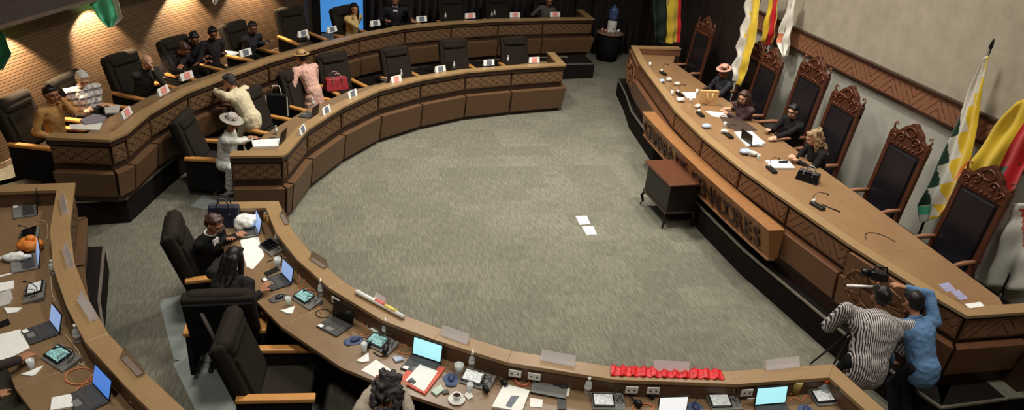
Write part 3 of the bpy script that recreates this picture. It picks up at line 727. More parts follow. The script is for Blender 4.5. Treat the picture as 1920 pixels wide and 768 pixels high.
t = simple_flag('national_flag', 'large red, yellow and green flag beside the throne at the photo edge', [(1905, 195), (1868, 235), (1836, 285), (1805, 330), (1780, 380), (1774, 420), (1782, 470)], [(1990, 150), (1975, 220), (1950, 270), (1925, 320), (1900, 380), (1870, 440), (1845, 500)], 9.1, lambda s, t: (1 if s < .5 and t < .48 else (0 if s < .62-.2*t+.2 and t >= .44 else 2)), [fG, fY, fR], (1985, 140), folds=3, amp=.06)
t = simple_flag('white_flag', 'white flag with red motifs right of the edge throne', [(1905, 380), (1890, 420), (1870, 480), (1853, 535)], [(1975, 380), (1970, 430), (1960, 490), (1945, 548)], 9.15, lambda s, t: 1 if ((.0 < (s*1.5-t+.7) % .9 < .14) and .1 < t < .55) else 0, [fW, F('flag_motif_red', (200, 70, 44))], (1960, 370), folds=2, amp=.05)
# green flags on the slatted wall (cantilevered from short poles)
def wallflag(lab, L, R_, y, colf, mats, folds=2):
    p = aty((L[0][0]+R_[0][0])/2, L[0][1], y); t = thing('wall_flag', lab, 'flag', tuple(p))
    rel(cloth('cloth', L, R_, y, 26, 18, colf, mats, folds, .05, plane='y'), t)
    i = min(range(len(WALL)), key=lambda q: abs(WALL[q].y-y)); b = MB()
    w = nearest(WALL, p.xy); b.rod(p+Vector((0, 0, .0)), (w.x, w.y, p.z+.35), .014); rel(b.build('pole', STEEL, smooth=True), t)
fGG = F('flag_bright_green', (26, 128, 78)); 
wallflag('dark green flag cut by the left edge of the photo', [(-60, 10), (-62, 60), (-45, 105), (-10, 131)], [(-8, 44), (8, 62), (24, 98), (8, 130)], 12.6, vstripe([.2]), [fGG, fGG])
wallflag('mint green and white flag hanging on the slatted wall', [(164, -25), (168, 0), (182, 28), (205, 51)], [(212, -25), (222, 0), (231, 32), (212, 50)], 14.6, lambda s, t: 0 if s < .78 else 1, [fM, fW])
wallflag('white flag tip hanging from above the slatted wall', [(392, -30), (395, -12), (398, 0), (402, 7)], [(415, -30), (413, -12), (410, 0), (405, 7)], 17.2, lambda s, t: 0, [fW, fW])
# ------------------------------------------------------------------ furniture
t = thing('chest_table', 'dark wooden chest table with curved legs before the lettered beam', 'table', (5.83, 10.78, 0), D2R(2))
b = MB(); b.box((0, 0, .85), (.66, 1.05, .035)); b.build('tabletop', M('chest_top', (92, 56, 38), .3), t, bevel=.008)
b = MB(); b.box((0, 0, .57), (.54, .92, .52)); b.build('box', TBL, t, bevel=.01)
b = MB(); b.box((0, 0, .3), (.58, .96, .04)); b.build('moulding', M('chest_moulding', (66, 48, 40), .4), t, bevel=.01)
for sx in (-1, 1):
    for sy in (-1, 1):
        b = MB(); b.tube([(sx*.25, sy*.43, .3), (sx*.29, sy*.47, .2), (sx*.26, sy*.44, .08), (sx*.29, sy*.47, .018)], lambda q: .036-.018*q, 8); b.build('leg', TBL, t, True)
q = at(1135, 100, .0); q = at(1138, 108, 0)
t = thing('round_table', 'small round table in black cloth by the dark curtain', 'table', (8.15, 20.55, 0))
b = MB(); b.lathe([(.3, .02), (.32, .3), (.36, .78), (.34, .8)], n=32); b.build('tablecloth', BLK, t, True)
b = MB(); b.lathe([(.37, .8), (.4, .805), (.4, .83), (.37, .835)], n=32); b.build('tabletop', M('beige_table_rim', (140, 112, 90), .5), t, True)
b = MB(); [b.rod((0, 0, .05), (.3*math.cos(k*2.1), .3*math.sin(k*2.1), .015), .015) for k in range(3)]; b.build('foot', STEEL, t, True)
t = thing('water_dispenser', 'white water dispenser with a blue bottle on the round table', 'water dispenser', (8.18, 20.55, .836))
b = MB(); b.lathe([(.13, 0), (.14, .05), (.14, .3), (.12, .34)]); b.build('stand', CAPW, t, True)
b = MB(); b.lathe([(.05, .34), (.135, .4), (.14, .48), (.132, .5), (.14, .53), (.14, .68), (.05, .76), (.03, .8)]); b.build('bottle', M('blue_water_bottle', (88, 112, 156), .15, var=.2, alpha=.85), t, True)
b = MB(); b.rod((0, -.14, .15), (0, -.18, .13), .015); b.build('tap', BLUL, t, True)
for k, (dx, dy) in enumerate([(-.2, -.05), (-.26, .05), (-.15, -.16), (.16, -.12), (.22, -.02)]):
    b = MB(); b.lathe([(.022, 0), (.035, .09), (.033, .09), (.02, .01)]); o = b.build('paper_cup', PINKL if k < 2 else WHT, smooth=True); o.location = (8.18+dx, 20.55+dy, .836); tag(o, 'paper cup beside the water dispenser stand', 'cup', 'paper cups by the water dispenser')
# equipment rack in the bottom right corner
q = at(1905, 735, .9)
t = thing('equipment_case', 'black equipment case with grey device on top, bottom right corner', 'equipment', (7.72, 4.5, 0), D2R(-30))
b = MB(); b.box((.15, 0, .36), (.62, .7, .72)); b.build('case', M('case_black', (22, 18, 20), .5), t, bevel=.01)
b = MB(); b.box((.15, 0, .76), (.58, .6, .08)); b.build('device', M('device_grey', (92, 88, 88), .45), t, bevel=.01)
b = MB(); b.box((-.14, .0, .8), (.03, .56, .02)); b.build('edge_rail', M('case_rail', (120, 72, 70), .4), t)
b = MB(); b.box((.2, .15, .81), (.16, .05, .01)); b.build('label_plate', WHT, t)
b = MB(); b.tube([(.1, .2, .81), (.2, .32, .86), (.35, .3, .9), (.42, .15, .86), (.4, 0, .82)], .02, 8); b.build('cable', BKP, t, True)
# ------------------------------------------------------------------ things on the desks
W1, L1, W2, L2, WP, LP = .93, 1.15, 1.26, 1.48, 1.32, 1.5     # worktop and ledge heights: inner desks, outer desks, podium
def ang(a, b, z): p = at(*a, z); q = at(*b, z); return math.atan2(q.y-p.y, q.x-p.x)
PROTO = {}
def laptop(h1, h2, fr_, z, lab, screen, tilt=101, depth=None, body=None, sh=.21, sticker=True):
    """h1,h2 = screen hinge ends, fr_ = middle of the front edge"""
    a, b, c = at(*h1, z), at(*h2, z), at(*fr_, z); m = (a+b)/2; w = min(.36, max(.27, (b-a).length)); d = depth or min(.25, max(.2, (c-m).length))
    fd = (c-m); xd = (b-a).normalized(); nf = Vector((-xd.y, xd.x, 0)); nf = nf if nf.dot(fd) > 0 else -nf
    m = m+nf*.05
    t = thing('laptop', lab, 'laptop', (m.x, m.y, z+.002), math.atan2(nf.y, nf.x)-PI/2)
    g = body or DGR
    q = MB(); q.box((0, d/2, .009), (w, d, .018)); q.build('base', g, t, bevel=.004)
    q = MB(); q.box((0, d*.36, .0195), (w*.88, d*.5, .003)); q.build('keyboard', KEYS, t)
    q = MB(); q.box((0, d*.8, .0195), (w*.3, d*.24, .002)); q.build('touchpad', GRY, t)
    if sticker: q = MB(); q.box((w*.36, d*.88, .02), (.06, .045, .002)); q.build('sticker', WHT, t)
    th = D2R(tilt-90); R = (th, 0, 0); up = Vector((0, -math.sin(th), math.cos(th)))
    q = MB(); q.box(Vector((0, -.004, .012))+up*sh/2, (w, .01, sh), R); sc_ = q.build('lid', BKP, t, bevel=.003)
    q = MB(); q.box(Vector((0, .0025, .012))+up*(sh/2+.004), (w*.93, .002, sh*.84), R); q.build('screen', screen, t)
    return t
laptop((534, 511), (554, 532), (507, 538), W1, 'laptop with pale blue screen beside the person in dark sleeves', S_LB)
laptop((629, 589), (667, 608), (616, 622), W1, 'laptop with a black switched off screen on the near inner desk', S_BK, 98)
laptop((776, 661), (831, 679), (785, 704), W1, 'laptop with bright cyan screen behind the red folder', S_CY, 98, sh=.23)
laptop((1407, 757), (1469, 752), (1441, 790), W1, 'laptop with bright cyan screen near the end corner of the near desk', S_CY, 100, sh=.22)
laptop((1228, 774), (1283, 772), (1255, 800), W1, 'laptop showing a white page, below the red cloth', S_WH, 98, sh=.22, body=GRY)
laptop((481, 414), (495, 446), (452, 430), W1, 'grey laptop beside the white plastic bag, seen from the side', S_LB, 104, body=GRY)
laptop((103, 600), (122, 624), (64, 640), W2, 'laptop with pale screen on the outer desk, near the reaching hand', S_LB, 106)
laptop((184, 716), (216, 750), (150, 762), W2, 'laptop with blue desktop screen on the outer desk, bottom left', S_BL, 106)
laptop((75, 372), (80, 411), (38, 404), W2, 'grey laptop nearest the far corner of the near outer desk', S_BK, 100, body=GRY)
laptop((77, 470), (83, 506), (36, 505), W2, 'grey laptop next to the white bag and the orange bag', S_LB, 104, body=GRY)
laptop((540, 262), (530, 272), (505, 258), W1, 'open laptop beside the papers of the person in the grey hat', S_BK, 100, sticker=False)
laptop((601, 214), (588, 224), (570, 208), W1, 'open laptop at the far inner desk below the pink dress person', S_BK, 100, sticker=False)
laptop((752, 152), (728, 157), (735, 142), W1, 'dark laptop behind the orange printed card, far inner desk', S_BK, 100, sticker=False)
laptop((847, 133), (830, 135), (836, 124), W1, 'small dark laptop on the far inner desk, second chair from its end', S_BK, 100, sticker=False)
laptop((376, 140), (358, 150), (352, 132), W2, 'dark laptop in front of the hunched person on the outer desk', S_BK, 100, sticker=False)
laptop((1385, 262), (1405, 276), (1412, 258), WP, 'open brown laptop on the podium before the person with a bun', S_LB, 100, body=GRY)
def mouse(p, d, z, lab, pad=None, body=NAVY, grp=None):
    q = at(*p, z); a = ang(p, d, z)-PI/2
    if pad:
        t = thing('mouse_pad', pad[1], 'mouse pad', (q.x, q.y, z+.001), a)
        pts = [(.085*math.cos(k*PI/12)*(1 if math.sin(k*PI/12) > 0 else .8), .11*math.sin(k*PI/12)-.02) for k in range(24)]
        m_ = MB(); m_.prism(pts, 0, .004); m_.build('sheet', pad[0], t, bevel=.001)
        m_ = MB(); m_.ell((0, -.095, .008), (.06, .03, .012)); m_.build('wrist_rest', pad[0], t, True)
    t = thing('computer_mouse', lab, 'mouse', (q.x, q.y, z+.006), a)
    m_ = MB(); m_.ell((0, 0, .012), (.033, .057, .02)); m_.build('shell', body, t, True)
    m_ = MB(); m_.rod((-.004, .03, .03), (.004, .03, .03), .008, .008, 10); m_.build('wheel', GRY, t, True)
    m_ = MB(); m_.tube([(0, .055, .008), (.01, .1, .004), (.05, .14, .004), (.06, .19, .004)], .002, 6); m_.build('cord', BKP, t, True)
mouse((524, 558), (545, 548), W1, 'black mouse on the near desk beside the dark sleeve', (M('grey_pad', (84, 80, 76), .8), 'small grey mouse pad under the black mouse beside the dark sleeve'), BKP)
mouse((666, 638), (690, 630), W1, 'dark blue mouse right of the black screened laptop', (PAD, 'blue mouse pad right of the black screened laptop'))
mouse((846, 710), (846, 690), W1, 'dark blue mouse between red folder and pale terminal', (PAD, 'blue mouse pad between red folder and pale terminal'))
mouse((1304, 764), (1300, 745), W1, 'dark blue mouse right of the white page laptop', (PAD, 'blue mouse pad right of the white page laptop'))
mouse((1511, 769), (1511, 752), W1, 'dark mouse on the blue pad at the end corner of the desk', (PAD, 'blue mouse pad at the bottom edge near the glass with straw'))
mouse((1047, 714), (1030, 702), W1+.03, 'black and white mouse resting on the closed laptop', (M('black_pad', (40, 40, 40), .8), 'black mouse pad lying on the closed laptop'), GRY)
t = thing('closed_laptop', 'closed grey laptop under the black mouse', 'laptop', tuple(at(1030, 728, W1).xy)+(W1+.002,), ang((994, 740), (1046, 750), W1))
q = MB(); q.box((0, 0, .008), (.36, .26, .014)); q.build('base', BKP, t, bevel=.004)
q = MB(); q.box((0, 0, .02), (.36, .26, .01)); q.build('lid', GRY, t, bevel=.004)
def terminal(p, xdir, z, lab, screen, ph=True, side=1):
    q = at(*p, z); a = ang(p, xdir, z)
    t = thing('voting_terminal', lab, 'terminal', (q.x, q.y, z+.001), a)
    m_ = MB(); m_.add([(-.13, -.1, 0), (.2, -.1, 0), (.2, .1, 0), (-.13, .1, 0), (-.13, -.1, .015), (.2, -.1, .015), (.2, .1, .06), (-.13, .1, .06)], [(0, 3, 2, 1), (4, 5, 6, 7), (0, 1, 5, 4), (1, 2, 6, 5), (2, 3, 7, 6), (3, 0, 4, 7)])
    m_.build('stand', GRY, t, bevel=.006)
    R = (math.atan2(.045, .2), 0, 0)
    m_ = MB(); m_.box((-.015, 0, .047), (.22, .16, .014), R); m_.build('tablet', BKP, t, bevel=.004)
    m_ = MB(); m_.box((-.015, 0, .0552), (.19, .125, .002), R); m_.build('screen', screen, t)
    m_ = MB(); m_.tube([(.16, .03, .05), (.18, .05, .1), (.16, .05, .16), (.11, .0, .19), (.08, -.04, .19)], .005, 6); m_.ell((.07, -.055, .19), (.012, .02, .012)); m_.build('gooseneck_microphone', BKP, t, True)
    m_ = MB(); m_.tube([(.14+.045*math.cos(k*.5)+.02*math.sin(k*.31), -.03+.05*math.sin(k*.5), .06+.002*k) for k in range(22)], .004, 6); m_.build('headset_cord', BKP, t, True)
    return t
terminal((572, 562), (596, 577), W1, 'lit terminal tablet right of the pale blue laptop', S_TQ)
terminal((710, 645), (738, 658), W1, 'lit terminal tablet beside the spray bottle and blue mouse pad', S_TQ)
terminal((889, 713), (918, 722), W1, 'pale terminal tablet right of the blue mouse pad and coffee cup', S_GW)
terminal((1133, 756), (1165, 757), W1, 'pale terminal tablet under the clear bottle left of the red cloth', S_GW)
terminal((1351, 757), (1385, 756), W1, 'pale terminal tablet left of the cyan laptop at the desk end', S_GW)
terminal((1544, 748), (1575, 745), W1, 'framed terminal tablet in the end corner of the near desk', S_GW)
terminal((66, 548), (62, 575), W2, 'terminal with tangled cord on the outer desk above the pale screen laptop', S_GW)
terminal((112, 672), (140, 690), W2, 'black terminal with headset cord above the blue screen laptop', S_TQ)
terminal((55, 443), (52, 462), W2, 'dark terminal between grey laptop and orange bag', S_BK)
terminal((507, 465), (520, 475), W1, 'dark terminal among cables beside the white document', S_BK)
def headphones(p, z, lab, a=0):
    q = at(*p, z); t = thing('headphones', lab, 'headphones', (q.x, q.y, z+.04), a); t.scale = (1.25, 1.25, 1.1)
    m_ = MB(); m_.tube([(.085*math.cos(k*PI/12), .11*math.sin(k*PI/12), 0) for k in range(13)], .009, 8); m_.build('headband', BKP, t, True)
    for s in (-1, 1): m_ = MB(); m_.rod((s*.07, -.015, 0), (s*.1, -.015, 0), .036, .036, 16); m_.build('ear_cup', BKP, t, True)
headphones((926, 727), W1, 'black headphones right of the pale terminal', .3)
headphones((1205, 752), W1, 'dark headset coiled below the socket pair and red cloth', .5)
headphones((708, 655), W1, 'black headset on the terminal beside the spray bottle', -.6)
def sheet(name, pts, z, lab, cat, mat=WHT, th=.003, grp=None):
    P = [V2(at(a, b, z)) for a, b in pts]; s = sum(P[i].x*P[(i+1) % len(P)].y-P[(i+1) % len(P)].x*P[i].y for i in range(len(P)))
    if s < 0: P = P[::-1]
    m_ = MB(); m_.prism(P, z+.0015, z+.0015+th); return tag(m_.build(name, mat), lab, cat, grp)
sheet('open_document', [(450, 450), (484, 444), (496, 480), (474, 505), (462, 500)], W1, 'large white document under the hands of the person with eyeglasses', 'paper')
sheet('open_document', [(677, 694), (705, 674), (752, 706), (722, 716)], W1, 'white pages under the curly grey haired person', 'paper')
t = sheet('red_folder', [(782, 672), (835, 692), (797, 741), (748, 716)], W1, 'red folder lying before the bright cyan laptop', 'folder', REDP, .018)
sheet('loose_page', [(787, 683), (821, 696), (795, 734), (760, 713)], W1+.019, 'white page lying on the red folder', 'paper')
sheet('eyeglasses_case', [(764, 715), (772, 709), (780, 716), (776, 719)], W1+.023, 'dark spectacles folded on the page of the red folder', 'eyeglasses', BKP, .012)
sheet('document_stack', [(945, 722), (993, 735), (978, 775), (922, 765)], W1, 'white document stack left of the closed laptop', 'document', WHT, .025)
sheet('loose_page', [(959, 741), (974, 742), (958, 764), (948, 760)], W1+.027, 'printed block lying on the white document stack', 'paper', BLUL, .001)
sheet('note_paper', [(994, 746), (1018, 749), (1016, 764), (993, 762)], W1, 'small square note below the closed laptop', 'paper')
sheet('mobile_phone', [(1046, 741), (1061, 742), (1062, 768), (1045, 768)], W1, 'grey phone on the near desk right of the square note', 'phone', DGR, .01)
sheet('usb_receiver', [(1063, 724), (1070, 722), (1066, 743), (1060, 744)], W1, 'slim white gadget right of the closed laptop', 'gadget', CAPW, .012)
sheet('mobile_phone', [(495, 512), (520, 501), (525, 507), (500, 518)], W1, 'black phone above the pale blue laptop keyboard', 'phone', BKP, .01)
sheet('paper_napkin', [(526, 583), (553, 575), (548, 589), (538, 588)], W1, 'white folded triangle napkin near the dark sleeve', 'napkin', WHT, .012)
sheet('paper_napkin', [(668, 677), (691, 662), (692, 678), (678, 680)], W1, 'white folded triangle napkin below the blue mouse pad', 'napkin', WHT, .012)
sheet('paper_napkin', [(871, 742), (880, 727), (887, 745), (878, 750)], W1, 'white folded napkin right of the coffee cup', 'napkin', WHT, .012)
sheet('paper_napkin', [(694, 618), (712, 606), (716, 622), (705, 627)], W1, 'white paper napkin standing left of the spray bottle', 'napkin', WHT, .02)
sheet('paper_napkin', [(40, 703), (82, 686), (68, 703), (60, 706)], W2, 'white triangle napkin beside the hand on the outer desk', 'napkin', WHT, .012)
sheet('paper_napkin', [(8, 578), (42, 578), (32, 586), (14, 589)], W2, 'white folded napkin left of the tangled terminal', 'napkin', WHT, .012)
sheet('open_document', [(-20, 632), (38, 617), (56, 652), (-10, 686)], W2, 'large blank page under the reaching arm', 'paper')
sheet('document_stack', [(-14, 536), (27, 528), (26, 543), (-12, 552)], W2, 'white papers at the left edge beside the terminal', 'document', WHT, .02)
sheet('writing_tray', [(-10, 556), (20, 545), (25, 560), (18, 572), (-10, 580)], W2, 'pale tray at the left edge of the outer desk', 'tray', M('pale_tray', (190, 184, 176), .4), .02)
sheet('mobile_phone', [(-4, 606), (16, 598), (20, 608), (-2, 616)], W2, 'dark phone at the left edge above the blank page', 'phone', BKP, .01)
sheet('note_block', [(98, 748), (134, 741), (138, 764), (95, 772)], W2, 'white note block left of the blue screen laptop', 'paper', WHT, .02)
sheet('pen', [(0, 517), (27, 511), (27, 513), (0, 520)], W2, 'cream pencil on the outer desk above the white papers', 'pen', CAPW, .008)
sheet('name_papers', [(472, 266), (525, 262), (522, 276), (475, 278)], W1, 'white papers before the person in the grey hat', 'paper', WHT, .03)
sheet('loose_page', [(130, 235), (192, 232), (186, 245), (133, 243)], W2, 'white page beside the person in the tan coat', 'paper', WHT, .015)
sheet('loose_page', [(196, 200), (226, 199), (222, 213), (198, 214)], W2, 'pale plate of papers before the plaid shirt person', 'paper', M('pale_papers', (196, 190, 182), .7), .02)
sheet('folded_cloth', [(150, 228), (178, 216), (200, 222), (190, 232), (160, 236)], W2, 'grey lilac folded cloth at the edge of the outer desk', 'cloth', M('lilac_cloth', (142, 134, 144), .9), .03)
sheet('loose_page', [(422, 95), (450, 98), (440, 106), (425, 100)], W2, 'white page left of the logo card near the bearded person', 'paper')
sheet('loose_page', [(1279, 173), (1306, 173), (1304, 184), (1288, 184)], WP, 'small white page left of the tan paper bag', 'paper')
sheet('open_document', [(1322, 208), (1366, 212), (1362, 222), (1336, 218)], WP, 'white page before the long haired person', 'paper')
sheet('document_stack', [(1376, 250), (1408, 248), (1435, 271), (1400, 276)], WP, 'white document stack before the person with a bun', 'document', WHT, .03)
sheet('document_stack', [(1434, 304), (1476, 303), (1490, 318), (1450, 318)], WP, 'white document stack before the curly blonde person', 'document', WHT, .035)
sheet('mobile_phone', [(1459, 302), (1478, 301), (1478, 305), (1461, 306)], WP+.037, 'black phone on the document stack of the curly blonde person', 'phone', BKP, .008)
sheet('desk_mat', [(1348, 218), (1392, 224), (1420, 244), (1392, 249), (1365, 240)], WP, 'dark blotter before the long haired person', 'desk mat', M('dark_blotter', (74, 58, 50), .5), .004)
sheet('loose_page', [(1808, 570), (1838, 566), (1846, 574), (1818, 578)], LP, 'blank white slip at the near corner of the podium', 'paper')
sheet('printed_leaflet', [(1759, 533), (1778, 529), (1792, 543), (1774, 547)], LP, 'blue printed leaflet nearest the blue shirt on the podium ledge', 'leaflet', M('blue_leaflet', (150, 146, 176), .6, var=.3, scale=40))
sheet('printed_leaflet', [(1781, 546), (1797, 543), (1816, 560), (1800, 563)], LP, 'blue printed leaflet between the other leaflet and the blank slip', 'leaflet', M('blue_leaflet', (150, 146, 176), .6))
sheet('document_stack', [(1415, 738), (1440, 746), (1400, 748)], W1, 'thin papers behind the end corner laptop', 'paper')
sheet('cable_clutter_tray', [(1330, 730), (1385, 730), (1400, 742), (1335, 742)], W1, 'grey tray of cables left of the end corner laptop', 'tray', M('grey_tray', (140, 132, 122), .5), .03)
sheet('card_pack', [(1560, 727), (1592, 733), (1597, 744), (1568, 741)], W1, 'white packet beside the plastic container in the end corner', 'packet', WHT, .03)
sheet('touch_pad_box', [(736, 672), (752, 670), (758, 676), (742, 680)], W1, 'small blue white packet left of the red folder', 'packet', M('pale_packet', (170, 180, 200), .5), .02)
sheet('cookie_packet', [(808, 735), (826, 723), (832, 733), (818, 743)], W1, 'green white snack packet right of the red folder', 'packet', M('mint_packet', (186, 206, 182), .5), .02)
sheet('coin_purse', [(829, 734), (840, 731), (842, 738), (830, 740)], W1, 'small dark disc left of the coffee cup', 'case', DGR, .015)
# bottles, cups, glasses
def bottle(p, z, lab, h=.2, r=.032, pump=False, grp=None, mat=None):
    q = at(*p, z); t = thing('clear_bottle', lab, 'bottle', (q.x, q.y, z+.001), 0, grp)
    m_ = MB(); m_.lathe([(r*.9, 0), (r, .01), (r, h*.6), (r*.8, h*.72), (r*.4, h*.8), (r*.38, h*.86)], n=16); m_.build('body', mat or CLR, t, True)
    m_ = MB(); m_.lathe([(r*.45, h*.85), (r*.45, h), (r*.2, h)], n=12)
    if pump: m_.rod((0, 0, h), (0, 0, h*1.12), .006); m_.rod((0, .01, h*1.12), (0, -.045, h*1.1), .009)
    m_.build('cap', CAPW, t, True)
    m_ = MB(); m_.lathe([(r*1.02, h*.2), (r*1.02, h*.5)], n=16); m_.build('label', M('bottle_label', (206, 206, 200), .6, var=.15, scale=40), t, True)
    return t
bottle((602, 553), W1, 'clear pump bottle between two laptops on the near desk', .2, .034, True)
bottle((722, 628), W1, 'clear spray bottle right of the lit terminal', .2, .034, True)
bottle((884, 689), W1, 'clear pump bottle above the pale terminal', .2, .034, True)
bottle((1101, 736), W1, 'clear bottle standing left of the red cloth', .2, .036)
bottle((1300, 737), W1, 'clear bottle below the middle of the red cloth', .18, .032)
bottle((520, 455), W1, 'small bottle with yellow label beside the near desk end', .18, .03, mat=M('yellowish_bottle', (206, 198, 160), .4, alpha=.8))
bottle((147, 640), W2, 'clear plastic bottle right of the pale screen laptop', .2, .036)
bottle((101, 512), W2, 'white cleanser bottle near the second name holder, outer desk', .17, .034, mat=WHT)
for i, (x, y) in enumerate([(518, 250), (587, 198), (752, 143), (851, 127), (952, 115)]):
    bottle((x, y), W1+.01, ['small bottle beside the laptop of the grey hat person', 'small bottle above the second laptop of the far inner desk', 'small bottle right of the orange printed card', 'small bottle between the second and third card of the far inner desk', 'small bottle left of the last card, far inner desk'][i], .15, .026)
for i, (x, y) in enumerate([(835, 34), (922, 31), (927, 28), (1247-1247+578, 74)]):
    bottle((x, y), L2, ['tiny bottle left of the third far card', 'tiny bottle between two pink logo cards', 'slim bottle behind the cards of the far desk', 'small bottle right of the card near the doorway'][i], .13, .024)
def glass(p, z, lab, h=.1, r=.034, mat=None):
    q = at(*p, z); t = thing('drinking_glass', lab, 'glass', (q.x, q.y, z+.001))
    m_ = MB(); m_.lathe([(r*.75, 0), (r, h), (r*.92, h), (r*.7, .01)], n=18); m_.build('cup', mat or CLR, t, True); return t
glass((683, 660), W1, 'empty glass beside the triangle napkin below the blue mouse pad', .12)
glass((880, 735), W1, 'glass beside the coffee cup', .11)
glass((541, 571), W1, 'glass above the triangle napkin near the dark sleeve', .1)
glass((521, 498), W1, 'wide glass jar right of the white document', .11, .045)
glass((60, 690), W2, 'clear glass by the hand on the outer desk', .1)
glass((860, 697), W1, 'jar with pink lid left of the pump bottle', .1, .05)
for i, (x, y) in enumerate([(1259, 179), (1294, 192), (1358, 238), (1218, 125), (1306, 176), (1405, 292), (1421, 299)]):
    glass((x, y), WP, ['small white cup at the far end of the podium', 'small cup left of the tan paper bag', 'tall glass on the blotter edge', 'white cup nearest the podium far corner', 'small cup touching the tan paper bag', 'clear glass between the document stacks', 'second clear glass between the document stacks'][i], .1, .03, WHT if i in (0, 1, 3, 4) else CLR)
t = thing('coffee_cup', 'white cup of black coffee on its saucer', 'cup', tuple(at(856, 750, W1).xy)+(W1+.002,))
m_ = MB(); m_.lathe([(.05, 0), (.085, .012), (.085, .016), (.04, .006)], n=28); m_.build('saucer', WHT, t, True)
m_ = MB(); m_.lathe([(.025, .008), (.042, .05), (.045, .075), (.041, .075), (.022, .015)], n=24); m_.tube([(.04, 0, .06), (.065, 0, .06), (.068, 0, .035), (.038, 0, .025)], .005, 6); m_.build('cup', WHT, t, True)
m_ = MB(); m_.lathe([(.001, .06), (.04, .06), (.04, .062), (.001, .062)], n=20); m_.build('coffee', M('coffee', (44, 24, 14), .1), t)
t = thing('drinking_glass', 'glass with straw right of the cyan laptop at the desk end', 'glass', tuple(at(1489, 738, W1).xy)+(W1+.001,))
m_ = MB(); m_.lathe([(.042, 0), (.055, .17), (.05, .17), (.04, .01)], n=20); m_.build('cup', M('amber_glass', (176, 150, 84), .3, alpha=.75), t, True)
m_ = MB(); m_.lathe([(.001, .15), (.05, .15), (.05, .17), (.001, .172)], n=20); m_.build('foam', M('foam_top', (214, 200, 150), .8), t, True)
m_ = MB(); m_.rod((0, 0, .1), (.04, .02, .22), .004); m_.build('straw', BKP, t, True)
q = at(1475, 735, W1); m_ = MB(); m_.tube([q+Vector((-.03, .06, .13)), q+Vector((0, .0, .06)), q+Vector((.02, -.05, .012))], .016, 8); tag(m_.build('beige_tube', M('beige_tube', (208, 168, 130), .6), smooth=True), 'beige tube leaning left of the glass with straw', 'tube')
q = at(1542, 735, W1); t = thing('plastic_container', 'clear container with orange cap in the end corner', 'container', tuple(q.xy)+(W1,))
m_ = MB(); m_.lathe([(.07, 0), (.085, .03), (.08, .08), (.03, .12), (.02, .14)], n=20); m_.build('body', M('smoky_plastic', (160, 166, 168), .2, alpha=.7), t, True)
m_ = MB(); m_.lathe([(.026, .135), (.026, .175)], n=16); m_.build('cap', M('orange_cap', (226, 96, 44), .4), t, True)
# rolls, bags
def blob(name, lab, cat, p, z, r, mat, lumps=6, seed=1, vox=.02, noise=.02, col2=None):
    q = at(*p, z); t = thing(name, lab, cat, (q.x, q.y, z)); rn = random.Random(seed); m_ = MB()
    m_.ell((0, 0, r[2]*.95), r)
    for k in range(lumps): a = rn.uniform(0, 6.28); m_.ell((r[0]*.6*math.cos(a), r[1]*.6*math.sin(a), r[2]*rn.uniform(.6, 1.3)), [v*.55 for v in r])
    remesh(m_, 'bag_body', mat, t, vox, 2, noise, seed); return t
t = blob('plastic_bag', 'white plastic bag beside the grey laptop and navy handbag', 'bag', (461, 426), W1, (.15, .12, .1), WHT, 7, 3)
t = blob('plastic_bag', 'white plastic bag on the outer desk below the orange bag', 'bag', (32, 488), W2, (.14, .07, .05), WHT, 4, 4)
m_ = MB(); m_.cap((-.12, 0, .05), (-.2, -.02, .03), .02, .008); m_.build('knot', WHT, t, True)
t = blob('orange_bag', 'orange crumpled bag on the outer desk', 'bag', (58, 468), W2, (.13, .11, .08), M('orange_bag_fabric', (226, 132, 50), .6, var=.2), 6, 5)
m_ = MB(); m_.ell((.02, 0, .15), (.05, .05, .04)); m_.build('knot', M('orange_bag_fabric', (226, 132, 50), .6), t, True)
def handbag(name, lab, loc, rz, size, mat, trim, hc=None, lying=False, z0=0):
    t = thing(name, lab, 'bag', loc, rz); w, d, h = size
    m_ = MB(); p = [(-w/2, -d/2, 0), (w/2, -d/2, 0), (w/2, d/2, 0), (-w/2, d/2, 0), (-w*.46, -d*.28, h), (w*.46, -d*.28, h), (w*.46, d*.28, h), (-w*.46, d*.28, h)]
    m_.hexa(p); remesh(m_, 'bag_body', mat, t, .016, 3)
    for s in (-1, 1):
        m_ = MB(); m_.tube([(-w*.2, s*d*.42, h*.7), (-w*.18, s*d*.36, h*1.12), (-w*.08, s*d*.3, h*1.4), (w*.08, s*d*.3, h*1.4), (w*.18, s*d*.36, h*1.12), (w*.2, s*d*.42, h*.7)], .009, 8); m_.build('handle', trim, t, True)
    m_ = MB(); m_.box((0, 0, h*.99), (w*.86, .02, .012)); m_.build('zip', STEEL, t)
    for x in (-w*.2, w*.2): m_ = MB(); m_.ell((x, -d*.46, h*.68), (.012, .006, .012)); m_.build('rivet', STEEL, t, True)
    return t
hb = at(425, 411, W1)
handbag('navy_handbag', 'navy handbag at the far end of the near inner desk', (hb.x, hb.y-.15, W1), D2R(-4), (.42, .2, .3), M('navy_leather', (40, 42, 58), .35, var=.2), M('navy_handle', (50, 52, 70), .4))
hb = at(1512, 341, WP)
handbag('black_handbag', 'black shiny handbag on the podium beside the curly blonde person', (hb.x+.05, hb.y+.05, WP), D2R(-50), (.36, .2, .17), M('black_shiny_leather', (26, 26, 28), .2), M('grey_strap_leather', (150, 150, 144), .35))
hb = at(630, 167, .72)
handbag('red_handbag', 'red handbag with pale straps on the chair arm at the far inner desk', (hb.x, hb.y, .72), D2R(20), (.5, .28, .26), M('red_leather', (150, 44, 52), .45, var=.3, scale=20), M('pale_strap', (188, 150, 140), .6))
p = at(1325, 196, WP); t = thing('paper_bag', 'tan paper bag on the podium in front of the flower hat person', 'bag', (p.x, p.y, WP), D2R(-3))
